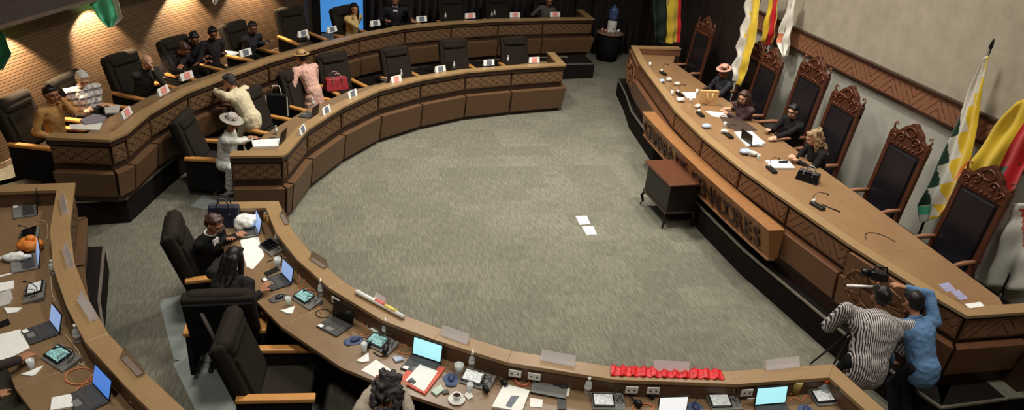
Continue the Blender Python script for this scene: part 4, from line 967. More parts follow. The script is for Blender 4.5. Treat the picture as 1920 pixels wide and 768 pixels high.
m_ = MB(); m_.add([(-.2, -.06, 0), (.2, -.06, 0), (.2, .06, 0), (-.2, .06, 0), (-.2, -.04, .3), (.2, -.04, .3), (.2, .04, .3), (-.2, .04, .3)], [(0, 3, 2, 1), (0, 1, 5, 4), (1, 2, 6, 5), (2, 3, 7, 6), (3, 0, 4, 7), (4, 5, 6, 7)]); m_.build('bag_body', GOLD, t, bevel=.004)
for s in (-1, 1): m_ = MB(); m_.tube([(-.06, s*.05-.006, .26), (-.055, s*.065-.01, .14), (0, s*.075-.012, .09), (.055, s*.065-.01, .14), (.06, s*.05-.006, .26)], .008, 8); m_.build('handle', M('bag_handle', (224, 186, 128), .6), t, True)
# dark shopping bag hanging at the pink dress person
p = at(522, 214, .6); t = thing('shopping_bag', 'black shopping bag with white edges beside the pink dress', 'bag', (p.x, p.y, .6), D2R(-8))
m_ = MB(); m_.box((0, 0, .2), (.42, .16, .42)); m_.build('bag_body', BLK, t, bevel=.01)
m_ = MB(); m_.box((-.2, -.086, .2), (.02, .006, .4)); m_.build('edge_strip', WHT, t); m_ = MB(); m_.box((.2, -.086, .2), (.02, .006, .4)); m_.build('edge_strip', WHT, t)
m_ = MB(); m_.tube([(-.1, -.05, .4), (-.06, -.05, .6), (.06, -.05, .6), (.1, -.05, .4)], .01, 6); m_.build('handle', WHT, t, True)
# podium microphones / handsets
def deskmic(p, d, lab, long=1):
    q = at(*p, WP); a = ang(p, d, WP); t = thing('desk_microphone', lab, 'microphone', (q.x, q.y, WP+.001), a); t.scale = (1.25, 1.25, 1.25)
    m_ = MB(); m_.box((0, 0, .018), (.2*long, .075, .035)); m_.build('console', BKP, t, bevel=.01)
    m_ = MB(); m_.tube([(-.07, 0, .03), (-.11, .02, .1), (-.06, .03, .17), (.05, .03, .2)], .005, 6); m_.ell((.065, .03, .2), (.025, .01, .01)); m_.build('gooseneck', BKP, t, True)
    m_ = MB(); m_.ell((-.07, .0, .05), (.022, .022, .03)); m_.build('cap', CAPW, t, True)
for p, d, lab in [((1243, 139), (1256, 148), 'desk microphone farthest along the podium'), ((1274, 179), (1286, 188), 'desk microphone left of the small white page'), ((1313, 216), (1326, 228), 'desk microphone below the tan paper bag'), ((1366, 256), (1382, 270), 'desk microphone between blotter and open laptop'), ((1446, 320), (1462, 334), 'desk microphone before the curly blonde person'), ((1532, 388), (1552, 400), 'desk microphone standing alone near the empty throne')]:
    deskmic(p, d, lab)
q = at(1540, 384, WP); r = at(1575, 398, WP); m_ = MB(); m_.rod((q.x, q.y, WP+.012), (r.x, r.y, WP+.012), .008); tag(m_.build('microphone_stem', BKP, smooth=True), 'thin black microphone stem lying on the podium near the empty throne', 'microphone')
q = at(1655, 455, WP); m_ = MB(); m_.tube([(q.x+.2*math.cos(k*.35), q.y+.28*math.sin(k*.35), WP+.006) for k in range(9)], .005, 6); tag(m_.build('thin_cable', BKP, smooth=True), 'thin black cable curled on the empty podium top', 'cable')
# crumpled clear wrappers on the podium ledge side
for i, (x, y, s_) in enumerate([(1240, 155, 1), (1254, 152, .8), (1268, 160, .8), (1276, 190, 1.1), (1324, 240, 1.1), (1396, 288, 1.3), (1412, 292, .9), (1308, 202, .8), (1356, 250, .7)]):
    labs = ['clear wrapper nearest the far podium microphone', 'second clear wrapper by the far podium microphone', 'white wrapper above the second podium microphone', 'clear wrapper below the second podium microphone', 'blue white wrapper below the third podium microphone', 'blue white water pouch at the podium middle', 'clear wrapper beside the blue white pouch', 'white wrapper left of the third podium microphone', 'white wrapper left of the fourth podium microphone']
    blob('plastic_wrapper', labs[i], 'wrapper', (x, y), WP, (.085*s_, .07*s_, .045), M('bluish_wrapper', (170, 186, 206), .3, var=.3, scale=30) if i in (0, 4, 5) else M('pale_wrapper', (210, 206, 196), .4, var=.25, scale=30), 3, i, .018, .012)
# name cards: white tents with a printed crest on the far desks
def card(p, z, lab, P, mat=BLUL, w=.26, h=.11, ang_=None, grp=None):
    q = at(p[0], p[1], z); a = face_to(P, q)+PI if ang_ is None else ang_
    I = nearest(P, q); d = (V2(q)-I)
    t = thing('name_card', lab, 'name card', (q.x, q.y, z+.001), a, grp)
    R = (D2R(-14), 0, 0)
    m_ = MB(); m_.add([(-w/2, -.035, 0), (w/2, -.035, 0), (w/2, .035, 0), (-w/2, .035, 0), (-w/2, 0, h), (w/2, 0, h)], [(0, 1, 5, 4), (1, 2, 5), (2, 3, 4, 5), (3, 0, 4), (0, 3, 2, 1)]); m_.build('tent', WHT, t)
    m_ = MB(); m_.add([(-w*.22, .0395-.0, h*.0+.003), (w*.22, .0395, .003), (w*.22, .006, h*.92), (-w*.22, .006, h*.92)], [(0, 1, 2, 3)])
    m_.v = [(-w*.24, -.0315-.006, h*.12), (w*.24, -.0315-.006, h*.12), (w*.24, -.005-.006, h*.92), (-w*.24, -.005-.006, h*.92)]; m_.build('printed_crest', mat, t, solid=.001)
def local_normal(P, q):
    best = None
    for i in range(1, len(P)-2):
        a, b = P[i], P[i+1]; u = max(0, min(1, (V2(q)-a).dot(b-a)/(b-a).length_squared)); r = a+(b-a)*u
        if best is None or (r-V2(q)).length < best[0]: best = ((r-V2(q)).length, (b-a).normalized())
    return math.atan2(best[1].y, best[1].x)+PI
names = [((566, 249), D1P, L1, BLUL, 'white name card left of the second laptop, far inner desk'), ((611, 212), D1P, L1, BLUL, 'white name card below the red handbag, left one'), ((660, 181), D1P, L1, BLUL, 'white name card below the red handbag, right one'), ((742, 153), D1P, L1, PINKL, 'orange printed name card before the dark laptop'), ((825, 134), D1P, L1, BLUL, 'grey printed name card second from the far end of the inner desk'.replace('second', 'third')), ((916, 122), D1P, L1, BLUL, 'grey printed name card left of the last card, inner desk'), ((1001, 117), D1P, L1, PINKL, 'pink printed name card at the far end of the inner desk'),
 ((237, 218), O1P, L2, PINKL, 'pink name card before the plaid shirt person'), ((306, 176), O1P, L2, PINKL, 'pink name card before the dark vest person'), ((350, 148), O1P, L2, PINKL, 'pink name card beside the cream shirt person'), ((460, 104), O1P, L2, BLUL, 'blue printed name card before the bearded person'), ((568, 68), O1P, L2, BLUL, 'white card at the empty chair left of the doorway'), ((622, 60), O1P, L2, BLUL, 'white card just below the blue doorway'), ((703, 48), O1P, L2, BLUL, 'grey printed card right of the yellow shawl person'), ((790, 40), O1P, L2, BLUL, 'grey printed card right of the suited person'), ((881, 34), O1P, L2, PINKL, 'pink logo card at the far desk, third from its end'), ((965, 32), O1P, L2, PINKL, 'pink logo card at the far desk, second from its end'), ((1040, 31), O1P, L2, PINKL, 'pink logo card at the far desk end, before the grey jacket person')]
for p, P, z, mt, lab in names:
    q = at(p[0], p[1], z); card(p, z, lab, P, mt, ang_=local_normal(P, q), w=.3 if z == L2 else .27, h=.13)
# acrylic name holders on the near desks
def holder(p1, p2, z, lab, mat=None, tint=None):
    a, b = at(*p1, z), at(*p2, z); m0 = (a+b)/2; w = (b-a).length; t = thing('name_holder', lab, 'name holder', (m0.x, m0.y, z+.001), math.atan2(b.y-a.y, b.x-a.x))
    m_ = MB(); m_.add([(-w/2, -.04, 0), (w/2, -.04, 0), (w/2, .03, 0), (-w/2, .03, 0), (-w/2, .018, .1), (w/2, .018, .1)], [(0, 1, 5, 4), (1, 2, 5), (2, 3, 4, 5), (3, 0, 4), (0, 3, 2, 1)]); m_.build('acrylic_prism', mat or ACR, t)
    m_ = MB(); m_.box((0, -.005, .006), (w*.9, .05, .004)); m_.build('paper_insert', tint or M('insert_pale', (214, 202, 198), .7), t)
holder((703, 562), (722, 574), L1, 'name holder with red and dark insert beside the rolled banner', tint=REDP)
holder((828, 624), (878, 642), L1, 'clear name holder behind the bright cyan laptop')
holder((1014, 671), (1078, 683), L1, 'clear name holder above the white socket pair')
holder((1224, 691), (1290, 694), L1, 'clear name holder standing on the red cloth', tint=REDP)
holder((1434, 690), (1496, 683), L1, 'clear name holder near the end corner of the near desk')
holder((584, 484), (611, 502), L1, 'clear name holder left of the rolled banner', M('brown_acrylic', (150, 124, 96), .2, alpha=.6))
holder((529, 402), (539, 421), L1, 'clear name holder nearest the navy handbag end', M('brown_acrylic', (150, 124, 96), .2))
holder((118, 372), (124, 402), L2, 'name holder with grey insert at the corner of the outer desk', tint=BLUL)
holder((124, 466), (134, 500), L2, 'name holder beside the orange bag, outer desk', tint=BLUL)
holder((152, 560), (178, 600), L2, 'name holder right of the pale screen laptop, outer desk')
holder((232, 668), (266, 704), L2, 'empty brown name slot near the blue screen laptop', M('brown_acrylic', (150, 124, 96), .2))
# red satin cloth draped along the near ledge
def ribbon(pa, pb, z, w, name, lab, cat, mat, n=90):
    a, b = at(*pa, z), at(*pb, z); O_ = offs(D2P, .02, -1); vs = []; m_ = MB()
    pts = []
    for i in range(n+1):
        u = i/n; q = a+(b-a)*u; best = None
        for k in range(len(D2P)-1):
            s, e = D2P[k], D2P[k+1]; tt = max(0, min(1, (V2(q)-s).dot(e-s)/(e-s).length_squared)); r = s+(e-s)*tt
            if best is None or (r-V2(q)).length < best[0]: best = ((r-V2(q)).length, r, (e-s).normalized())
        nrm = V2((best[2].y, -best[2].x)); nrm = nrm if nrm.dot(V2((-1, -1))) > 0 else -nrm; pts.append((best[1], nrm))
    for i, (r, nn) in enumerate(pts):
        for j in range(9):
            s = j/8; e = .0+w*s+.008*math.sin(i*1.1); h = z+.012+.016*math.sin(i*.75+s*2.2)+.008*math.sin(i*2.1+s*6)
            if j == 8: h -= .01
            vs.append((r.x+nn.x*e, r.y+nn.y*e, max(h, z+.004)))
    m_.add(vs, [(i*9+j, (i+1)*9+j, (i+1)*9+j+1, i*9+j+1) for i in range(n) for j in range(8)])
    return tag(m_.build(name, mat, smooth=True, solid=.004), lab, cat)
ribbon((1145, 690), (1354, 700), L1, .15, 'red_cloth', 'crumpled red satin cloth along the ledge of the near desk', 'cloth', RED)
a, b = at(668, 550, L1), at(757, 598, L1); t = thing('rolled_banner', 'white rolled banner with yellow and red end on the near ledge', 'banner', tuple(a), 0)
a2, b2 = Vector((0, 0, .03)), b-a+Vector((0, 0, .03)); m_ = MB(); m_.rod(a2, b2, .028, .024, 14); m_.build('roll', WHT, t, True)
m_ = MB(); m_.rod(a2.lerp(b2, .62)+Vector((0, .01, .006)), a2.lerp(b2, .85)+Vector((0, .01, .006)), .028, .028, 14); m_.build('yellow_band', M('banner_yellow', (232, 206, 110), .7), t, True)
m_ = MB(); m_.rod(a2.lerp(b2, .42)+Vector((0, .012, .006)), a2.lerp(b2, .62)+Vector((0, .012, .006)), .027, .027, 14); m_.build('red_band', M('banner_red', (214, 96, 84), .7), t, True)
# cable loops and tangles
def cable(pts, z, lab, mat, r=.0045, loop=None):
    P = [at(x, y, z)+Vector((0, 0, .008)) for x, y in pts]; Q = []
    for i in range(len(P)-1):
        p0, p1, p2, p3 = P[max(0, i-1)], P[i], P[i+1], P[min(len(P)-1, i+2)]
        for k in range(6):
            t = k/6; Q.append(.5*((2*p1)+(p2-p0)*t+(2*p0-5*p1+4*p2-p3)*t*t+(3*p1-p0-3*p2+p3)*t*t*t))
    Q.append(P[-1]); m_ = MB(); m_.tube(Q, r, 6); tag(m_.build('cable', mat, smooth=True), lab, 'cable')
def ell_pts(cx, cy, rx, ry, n=12, a0=0, rot=0):
    return [(cx+rx*math.cos(a0+2*PI*k/n)*math.cos(rot)-ry*math.sin(a0+2*PI*k/n)*math.sin(rot), cy+rx*math.cos(a0+2*PI*k/n)*math.sin(rot)+ry*math.sin(a0+2*PI*k/n)*math.cos(rot)) for k in range(n+1)]
cable(ell_pts(150, 706, 28, 15, rot=-.15)+[(182, 696), (188, 678), (192, 670)], W2, 'orange cable loop between black terminal and blue screen laptop', ORC, .006)
cable([(140, 734), (158, 720), (178, 700)], W2, 'short orange cable running to the blue screen laptop', ORC, .006)
cable([(122, 628), (136, 645), (150, 665), (148, 680), (160, 688)], W2, 'beige cable from the pale screen laptop', BEI, .006)
cable([(92, 510), (96, 530), (98, 552), (104, 565)], W2, 'white cable curving above the pale screen laptop', BEI, .006)
cable([(128, 550), (124, 560), (134, 572), (130, 585), (142, 596), (134, 604)], W2, 'orange cable tangle against the outer desk riser', ORC, .006)
cable([(70, 414), (86, 418), (90, 440), (86, 452)], W2, 'white cable beside the grey laptop at the desk corner', BEI, .006)
cable([(558, 500), (562, 520), (560, 535), (570, 545), (585, 540)], W1, 'orange cable behind the pale blue laptop', ORC)
cable([(564, 505), (572, 525), (568, 540), (590, 545), (596, 570), (602, 588)], W1, 'second orange cable behind the pale blue laptop', ORC)
cable(ell_pts(606, 588, 14, 8)+[(630, 572)], W1, 'black cord coil beside the lit terminal', BKP)
cable([(668, 588), (676, 600), (682, 612), (690, 622), (678, 628), (668, 620)], W1, 'orange cables beside the black screened laptop', ORC)
cable([(670, 592), (684, 606), (694, 620), (698, 612)], W1, 'beige cable beside the black screened laptop', BEI)
cable(ell_pts(762, 655, 16, 9)+[(775, 650)], W1, 'orange cable loop left of the bright cyan laptop', ORC)
cable([(972, 696), (966, 706), (970, 718), (984, 722), (994, 714), (996, 700)], W1, 'orange cable bundle under the white socket pair', ORC, .007)
cable([(974, 694), (962, 708), (976, 724), (996, 718), (1000, 702)], W1, 'red brown cable bundle under the white socket pair', M('red_cable', (186, 92, 66), .6), .006)
cable([(1112, 726), (1140, 732), (1170, 738), (1225, 740)], W1, 'long beige cable below the red cloth', BEI)
cable([(1190, 726), (1198, 736), (1212, 728)], W1, 'short pale cable under the socket pair, red cloth side', BEI, .006)
cable(ell_pts(1206, 765, 20, 8), W1, 'orange cord coil at the bottom edge below the headset', ORC, .008)
cable([(1330, 735), (1350, 730), (1372, 734), (1390, 728), (1398, 738)], W1, 'pale cable bundle left of the end corner laptop', M('pale_cable', (180, 170, 150), .6), .009)
cable([(1336, 742), (1356, 738), (1378, 742), (1396, 742)], W1, 'second pale cable bundle left of the end corner laptop', M('pale_cable', (180, 170, 150), .6), .009)
cable([(1478, 752), (1490, 745), (1502, 752), (1512, 742), (1520, 745)], W1, 'orange cables below the glass with straw', ORC, .007)
cable([(1568, 752), (1578, 744), (1582, 735), (1574, 728)], W1, 'white cable at the riser of the desk end corner', BEI, .005)
cable([(1580, 752), (1590, 758), (1600, 752)], W1, 'grey cable heap beside the framed terminal', GRY, .014)
cable([(520, 470), (530, 462), (540, 470), (534, 486), (520, 490), (512, 482)], W1, 'beige cable tangle near the wide glass jar', BEI)
cable([(500, 492), (514, 486), (528, 480), (520, 500)], W1, 'dark cable tangle near the white document', BKP, .006)
cable([(932, 700), (950, 712), (965, 706)], W1, 'thin dark cable between headphones and socket', BKP)
cable([(700, 660), (712, 668), (728, 668)], W1, 'black cord below the lit terminal and headset', BKP, .006)
# small bright jars at the near desk end
for i, (x, y) in enumerate([(499, 415), (507, 410), (505, 422)]):
    q = at(x, y, W1); t = thing('small_jar', ['orange jar nearest the desk end ledge', 'tall cream jar behind the grey laptop screen', 'orange jar beside the grey laptop screen'][i], 'jar', (q.x, q.y, W1)); m_ = MB(); m_.lathe([(.03, 0), (.032, .1), (.02, .13)], n=14); m_.build('body', M('orange_jar', (226, 168, 100), .5) if i != 1 else CAPW, t, True); m_ = MB(); m_.lathe([(.022, .128), (.022, .15)], n=14); m_.build('lid', CAPW, t, True)
q = at(496, 408, W1); t = thing('tissue_roll', 'white roll at the far end of the near inner desk', 'roll', (q.x, q.y, W1)); m_ = MB(); m_.lathe([(.05, 0), (.05, .1), (.02, .1), (.02, .095)], n=18); m_.build('roll', WHT, t, True)
q = at(219, 768, W2); t = blob('tissue_pack', 'white tissues at the bottom edge right of the blue screen laptop', 'tissue', (262, 757), W2, (.08, .05, .05), WHT, 3, 9)
# ------------------------------------------------------------------ people
SK = {'light': M('skin_light', (206, 156, 126), .55, var=.05), 'tan': M('skin_tan', (168, 114, 82), .55, var=.05), 'brown': M('skin_brown', (132, 86, 62), .55, var=.05)}
EYE = M('eye_dark', (24, 18, 16), .3); LIP = M('lip', (142, 74, 66), .5); HB = M('hair_black', (22, 17, 16), .45, var=.3, scale=60, bump=.3); HBR = M('hair_brown', (68, 44, 34), .45, var=.3, scale=60, bump=.3)
HGR = M('hair_grey', (148, 142, 134), .6, var=.25, scale=50, bump=.3); HDG = M('hair_dark_grey', (58, 52, 50), .6, var=.35, scale=40, bump=.3); HBL = M('hair_dark_blonde', (150, 122, 90), .5, var=.4, scale=30, bump=.3)
SHOE = M('black_shoe', (18, 16, 16), .4)
def ik(S, T, a, b, pole):
    d = T-S; L = d.length
    if L > (a+b)*.995: T = S+d*((a+b)*.995/L); d = T-S; L = d.length
    L = max(L, abs(a-b)+.03); x = (a*a-b*b+L*L)/(2*L); h = math.sqrt(max(0, a*a-x*x)); u = d.normalized()
    p = pole-u*pole.dot(u); p = p.normalized() if p.length > 1e-4 else basis(u)[0]
    return S+u*x+p*h, T
def hand(mb, W, d, nrm, side, sc=1.0, curl=.5, fmb=None):
    """palm and five bent fingers; d = pointing direction, nrm = back of the hand"""
    d = d.normalized(); s = d.cross(nrm).normalized()*side; nrm = s.cross(d).normalized()*side
    if nrm.dot(Vector((0, 0, 1))) < 0 and abs(nrm.z) > .5: nrm = -nrm
    for k in range(4):
        o = s*((k-1.5)*.021*sc); mb.cap(W+o*.6+d*.01*sc, W+o+d*.085*sc, .017*sc, .0135*sc, 8)
    for k, L in enumerate((.068, .078, .074, .058)):
        o = s*((1.5-k)*.023*sc); a = W+o+d*.085*sc; L *= sc
        c1 = d*math.cos(curl*.5)-nrm*math.sin(curl*.5)+s*((1.5-k)*.09); c2 = d*math.cos(curl*1.3)-nrm*math.sin(curl*1.3)+s*((1.5-k)*.09)
        b = a+c1*L*.5; e = b+c2*L*.5; mb.cap(a, b, .0105*sc, .0095*sc, 8); mb.cap(b, e, .0095*sc, .008*sc, 8)
    a = W+d*.02*sc+s*.022*sc; b = a+(d*.6+s*.8)*.04*sc-nrm*.01; e = b+(d*.95+s*.25)*.032*sc-nrm*.008
    mb.cap(a, b, .014*sc, .012*sc, 8); mb.cap(b, e, .012*sc, .0095*sc, 8)
PP = []
def person(lab, head, F, face, sit=True, lean=12, side=0, hz=None, hpitch=20, hyaw=0, hroll=0, hands=None, top=None, topname='jacket', bottom=None, skin='tan', hair=None, hmat=None, hat=None, sleeve=1.0, w=1.12, sc=1.1, seath=.53, longtop=0, legs=None, open_=None, glasses=False, vox=.011, skirt=None, beard=None, curl=.5, forearm_bare=False, poles=None, twist=0, root=None, thick=1.0, feet=None):
    hipz = seath+.11 if sit else (hz or .90)
    H = Vector((0, 0, hipz)); ln = D2R(lean); sd = D2R(side)
    up = Vector((math.sin(sd), math.sin(ln), math.cos(ln)*math.cos(sd))).normalized()
    tw = Matrix.Rotation(D2R(twist), 3, up); rt = tw @ Vector((1, 0, 0)); rt = (rt-up*rt.dot(up)).normalized(); fw = up.cross(rt)
    TL = .50*sc; Nk = H+up*TL; CHs = H+up*.33*sc; sw = .175*w*sc
    Sh = {-1: Nk-up*.055-rt*sw, 1: Nk-up*.055+rt*sw}
    hr = Matrix.Rotation(D2R(hyaw), 3, 'Z') @ Matrix.Rotation(D2R(-hpitch), 3, 'X') @ Matrix.Rotation(D2R(hroll), 3, 'Y')
    nu = (up+hr @ Vector((0, 0, 1))*.9).normalized(); HCn = Nk+nu*.09*sc+(hr @ Vector((0, .012, .085)))*sc
    a0 = D2R(face-90); R3 = Matrix.Rotation(a0, 3, 'Z')
    hw = at(head[0], head[1], F+HCn.z); loc = hw-R3 @ HCn; loc.z = F
    if root is not None: loc = Vector((*root, F))
    t = thing('person', lab, 'person', tuple(loc), a0)
    inv = R3.transposed(); LW = lambda p: inv @ (Vector(p)-loc)
    B = MB()
    B.ell(H+Vector((0, 0, .02)), (.135*w**.7, .1, .11)); B.cap(H+up*.05, CHs, .11*w**.7, .12*w, 14); B.ell(CHs+up*.03, (.16*w, .105, .16), Matrix((rt, fw, up)).transposed())
    B.cap(Sh[-1]+rt*.04, Sh[1]-rt*.04, .06); B.cap(Nk-up*.05, Nk+nu*.10*sc, .056, .05)
    # head: skull, face, jaw, nose, ears, brow
    hp = lambda x, y, z: HCn+hr @ (Vector((x, y, z))*sc)
    HR = hr
    B.ell(hp(0, -.012, .025), (.074*sc, .092*sc, .085*sc), HR); B.ell(hp(0, .022, -.03), (.058*sc, .066*sc, .085*sc), HR); B.ell(hp(0, .045, -.078), (.036*sc, .034*sc, .03*sc), HR)
    B.cap(hp(0, .088, .012), hp(0, .103, -.022), .009*sc, .0145*sc, 8)
    for s in (-1, 1):
        B.ell(hp(s*.075, -.002, -.005), (.011*sc, .02*sc, .032*sc), HR); B.ell(hp(s*.035, .07, -.03), (.026*sc, .02*sc, .026*sc), HR); B.cap(hp(s*.012, .081, .032), hp(s*.05, .07, .03), .011*sc, .009*sc, 8)
    B.cap(hp(-.02, .083, -.05), hp(.02, .083, -.05), .0085*sc, .0085*sc, 8)
    # arms
    hands = hands or {}; UA, FA = .29*sc, .25*sc; arms = {}
    for s in (-1, 1):
        T = hands.get(s); T_raw = T if isinstance(T, str) else None; nrm = Vector((0, 0, 1)); dd = None
        if T is None: T = Sh[s]+Vector((s*.05, .04, -.5)) if not sit else H+Vector((s*.16, .3, .1))
        elif isinstance(T, tuple) and len(T) == 2 and T[0] == 'L': T = Vector(T[1])
        elif T == 'chin': T = hp(s*.02, .10, -.12)
        elif T == 'ear': T = hp(s*.105, .05, -.07)
        elif T == 'mouth': T = hp(s*.03, .12, -.09)
        else: T = LW(T)+Vector((0, -.03, .03))
        pole = (Vector((s*.25, .5, -1)) if T_raw in ('chin','ear','mouth') else Vector((s*.55, -.45, -.75))) if not poles else Vector(poles.get(s, (s*.55, -.45, -.75)))
        E_, T = ik(Sh[s], T, UA, FA, pole); arms[s] = (Sh[s], E_, T)
        B.cap(Sh[s], E_, .049*thick, .038); B.cap(E_, T, .038, .026)
        d = (T-E_).normalized()
        hd = hands.get(s)
        if hd in ('chin', 'ear', 'mouth'): d = (d*.4+(hr @ Vector((-s*.25, -.05, 1)))).normalized(); nrm = hr @ Vector((s, .4, 0))
        elif T.z < .95+F*0 and abs(d.z) > .2 and hd is not None: d = Vector((d.x, d.y, d.z*.3)).normalized()
        hand(B, T, d, nrm, s, sc, curl)
    # legs
    TH, SN = .43*sc, .42*sc; LG = {}
    for s in (-1, 1):
        hj = H+Vector((s*.085*w, 0, -.02))
        if sit: kn = hj+Vector((s*.04, TH, -.02)); an = kn+Vector((0, .02, -(kn.z-.08)))
        else:
            off = Vector(feet[s]) if feet else Vector((s*.03, (.06 if s > 0 else -.05), 0)); an = Vector((s*.09, 0, .08))+off; kn, an = ik(hj, an, TH, SN+.02, Vector((0, 1, 0)))
        LG[s] = (hj, kn, an)
        B.cap(hj, kn, .068*w**.5, .055); B.cap(kn, an, .054, .036); B.cap(an-Vector((0, .03, .03)), an+Vector((0, .13, -.045)), .036, .028)
    body = remesh(B, 'body', SK[skin], t, vox, 3)
    # eyes, brows, mouth
    for s in (-1, 1):
        q = MB(); q.ell(hp(s*.031, .083, .008), (.013*sc, .008*sc, .0075*sc), HR, 10, 6); q.build('eye', EYE, t, True)
        q = MB(); q.tube([hp(s*.012, .094, .034), hp(s*.032, .09, .04), hp(s*.052, .076, .033)], .0045*sc, 6); q.build('eyebrow', hmat or HB, t, True)
    q = MB(); q.tube([hp(-.024, .086, -.052), hp(-.008, .094, -.05), hp(.008, .094, -.05), hp(.024, .086, -.052)], .0052*sc, 6); q.build('mouth', LIP, t, True)
    # top garment
    G = MB(); e = .016
    G.cap(H+up*.02-Vector((0, 0, .03)), CHs, .132*w**.7, .14*w, 16); G.ell(H+Vector((0, 0, .03)), (.15*w**.7, .13, .12)); G.ell(CHs+up*.03, (.178*w, .125*thick, .17), Matrix((rt, fw, up)).transposed())
    G.cap(Sh[-1]+rt*.03, Sh[1]-rt*.03, .075); G.cap(Nk-up*.04, Nk+nu*.012, .075, .063)
    if not sit and longtop: G.cap(H, H-Vector((0, 0, longtop)), .15*w**.7, .155*w**.7, 16)
    for s in (-1, 1):
        S_, E_, T = arms[s]; fr_ = E_.lerp(T, .93 if sleeve >= 1 else .1)
        if sleeve > .4: G.cap(S_, E_, .066*thick, .056*thick, 12)
        else: G.cap(S_, S_.lerp(E_, .5), .064, .06)
        if sleeve >= 1: G.cap(E_, fr_, .056*thick, .042, 12)
    remesh(G, topname, top, t, .014, 3, .008, len(PP))
    if open_:   # shirt front visible between lapels
        q = MB(); a = Nk+fw*.085*thick-up*.02; b = H+up*.12+fw*.155
        q.add([a+rt*.055, a-rt*.055, b-rt*.03, b+rt*.03, a+rt*.045+fw*.03-up*.1, a-rt*.045+fw*.03-up*.1], [(0, 1, 5, 4), (4, 5, 2, 3)])
        q.build('shirt_front', open_, t, solid=.02)
    # collar
    q = MB(); cc = Nk+nu*.03; uu, ww = basis(nu); q.tube([cc+uu*(.066*math.cos(k*PI/10))+ww*(.066*math.sin(k*PI/10))+nu*(.012*math.cos(k*PI/10)) for k in range(21)], .011, 6); q.build('collar', open_ or top, t, True)
    # legs garment
    G = MB()
    if skirt:
        hem = .12
        if sit:
            G.cap(H, H+Vector((0, TH, -.02)), .16, .15, 14); G.ell(H, (.2, .16, .13)); G.cap(H+Vector((0, TH, -.04)), H+Vector((0, TH+.03, -hipz+.2)), .14, .17, 14)
        else:
            for k in range(6): u = k/5; G.ell(H.lerp(Vector((0, .02, hem+.12)), u), (.18+.11*u, .15+.1*u, .16), None, 18, 9)
            G.cap(H, Vector((0, .0, hem+.08)), .16, .24, 18)
        remesh(G, 'skirt', skirt, t, .018, 3, .012, 3)
    else:
        G.ell(H, (.14*w, .11*thick**.5, .12))
        for s in (-1, 1): hj, kn, an = LG[s]; G.cap(hj, kn, .085*w**.5, .072, 12); G.cap(kn, an.lerp(kn, .05), .07, .056, 12)
        remesh(G, 'trousers', bottom or BLK, t, .018, 3)
    for s in (-1, 1):
        an = LG[s][2]; q = MB(); q.ell(an+Vector((0, .05, -.04)), (.045, .13, .038), None, 12, 7); q.build('shoe', SHOE, t, True)
    # hair
    hm = hmat or HB
    if hair:
        h = MB(); rn = random.Random(len(PP)+3)
        if hair != 'bald': h.ell(hp(0, -.028, .042), (.084*sc, .092*sc, .084*sc), HR); h.ell(hp(0, -.045, .0), (.079*sc, .07*sc, .085*sc), HR); h.cap(hp(-.045, .035, .085), hp(.045, .03, .088), .03*sc, .03*sc)
        if hair == 'bald': h.ell(hp(0, -.05, -.005), (.077*sc, .062*sc, .062*sc), HR); [h.ell(hp(s*.066, -.01, .012), (.014*sc, .035*sc, .035*sc), HR) for s in (-1, 1)]
        if hair in ('short', 'messy', 'curlyshort'):
            for k in range(26 if hair == 'messy' else 12): a = rn.uniform(0, 6.28); z = rn.uniform(-.02, .11); rr = .075 if z < .06 else .05; y = -.03+rr*math.sin(a)*1.1; (h.ell(hp(rr*math.cos(a), min(y, .045), z), .022*sc) if not (math.sin(a) > .3 and z < .06) else None)
        if hair == 'curly':
            for k in range(190):
                a = rn.uniform(0, 6.28); z = rn.uniform(-.14, .13); rr = .105 if z < .06 else .07
                if math.sin(a) > .35 and z < .06: continue
                h.ell(hp(rr*math.cos(a)+rn.uniform(-.012, .012), -.03+rr*math.sin(a), z), .019*sc, None, 8, 5)
        if hair in ('long', 'longcurl'):
            for s in (-1, 1):
                pts = [hp(s*.07, -.02, .03), hp(s*.085, .0, -.06), hp(s*.09, .01, -.16), hp(s*.085, .04, -.27)]
                for i in range(3): h.cap(pts[i], pts[i+1], .032*sc, .032*sc if i < 2 else .018)
            for x in (-.05, 0, .05):
                pts = [hp(x, -.09, .0), Nk+rt*x*1.3-fw*.10-up*.02, Nk+rt*x*1.5-fw*.15-up*.16]
                for i in range(2): h.cap(pts[i], pts[i+1], .045*sc, .042*sc if i < 1 else .022)
            if hair == 'longcurl':
                for k in range(70): a = rn.uniform(0, 6.28); z = rn.uniform(-.26, .11); rr = .1; (h.ell(hp(rr*math.cos(a), -.04+rr*math.sin(a), z), .032, None, 8, 6) if not (math.sin(a) > .3) else None)
        if hair == 'bun': h.ell(hp(0, -.115, .035), .045*sc)
        if hair in ('pulled',): h.cap(hp(0, -.09, .0), hp(0, -.13, -.06), .035, .03)
        remesh(h, 'hair', hm, t, .011 if 'curl' in hair or hair == 'messy' else .013, 1, .012 if 'curl' in hair else .005, 5)
    if beard: q = MB(); q.ell(hp(0, .045, -.075), (.05*sc, .045*sc, .04*sc), HR); q.build('beard', beard, t, True)
    if hat:
        kind, hc, band = hat
        q = MB(); pr = [(.08, .0), (.155, .0), (.165, .008), (.155, .014), (.092, .012), (.088, .05), (.075, .085), (.045, .1), (.001, .102)]
        if kind == 'fedora': pr = [(.08, .0), (.185, -.006), (.19, .0), (.185, .008), (.095, .012), (.088, .07), (.07, .1), (.045, .095), (.001, .09)]
        q.lathe(pr, n=28); M4 = (Matrix.Translation(hp(0, -.01, .055)) @ hr.to_4x4()); q.xf(M4); ho = q.build('hat', hc, t, True)
        q = MB(); q.lathe([(.094, .012), (.0935, .035), (.09, .035), (.09, .012)], n=28); q.xf(M4); q.build('hat_band', band, ho, True)
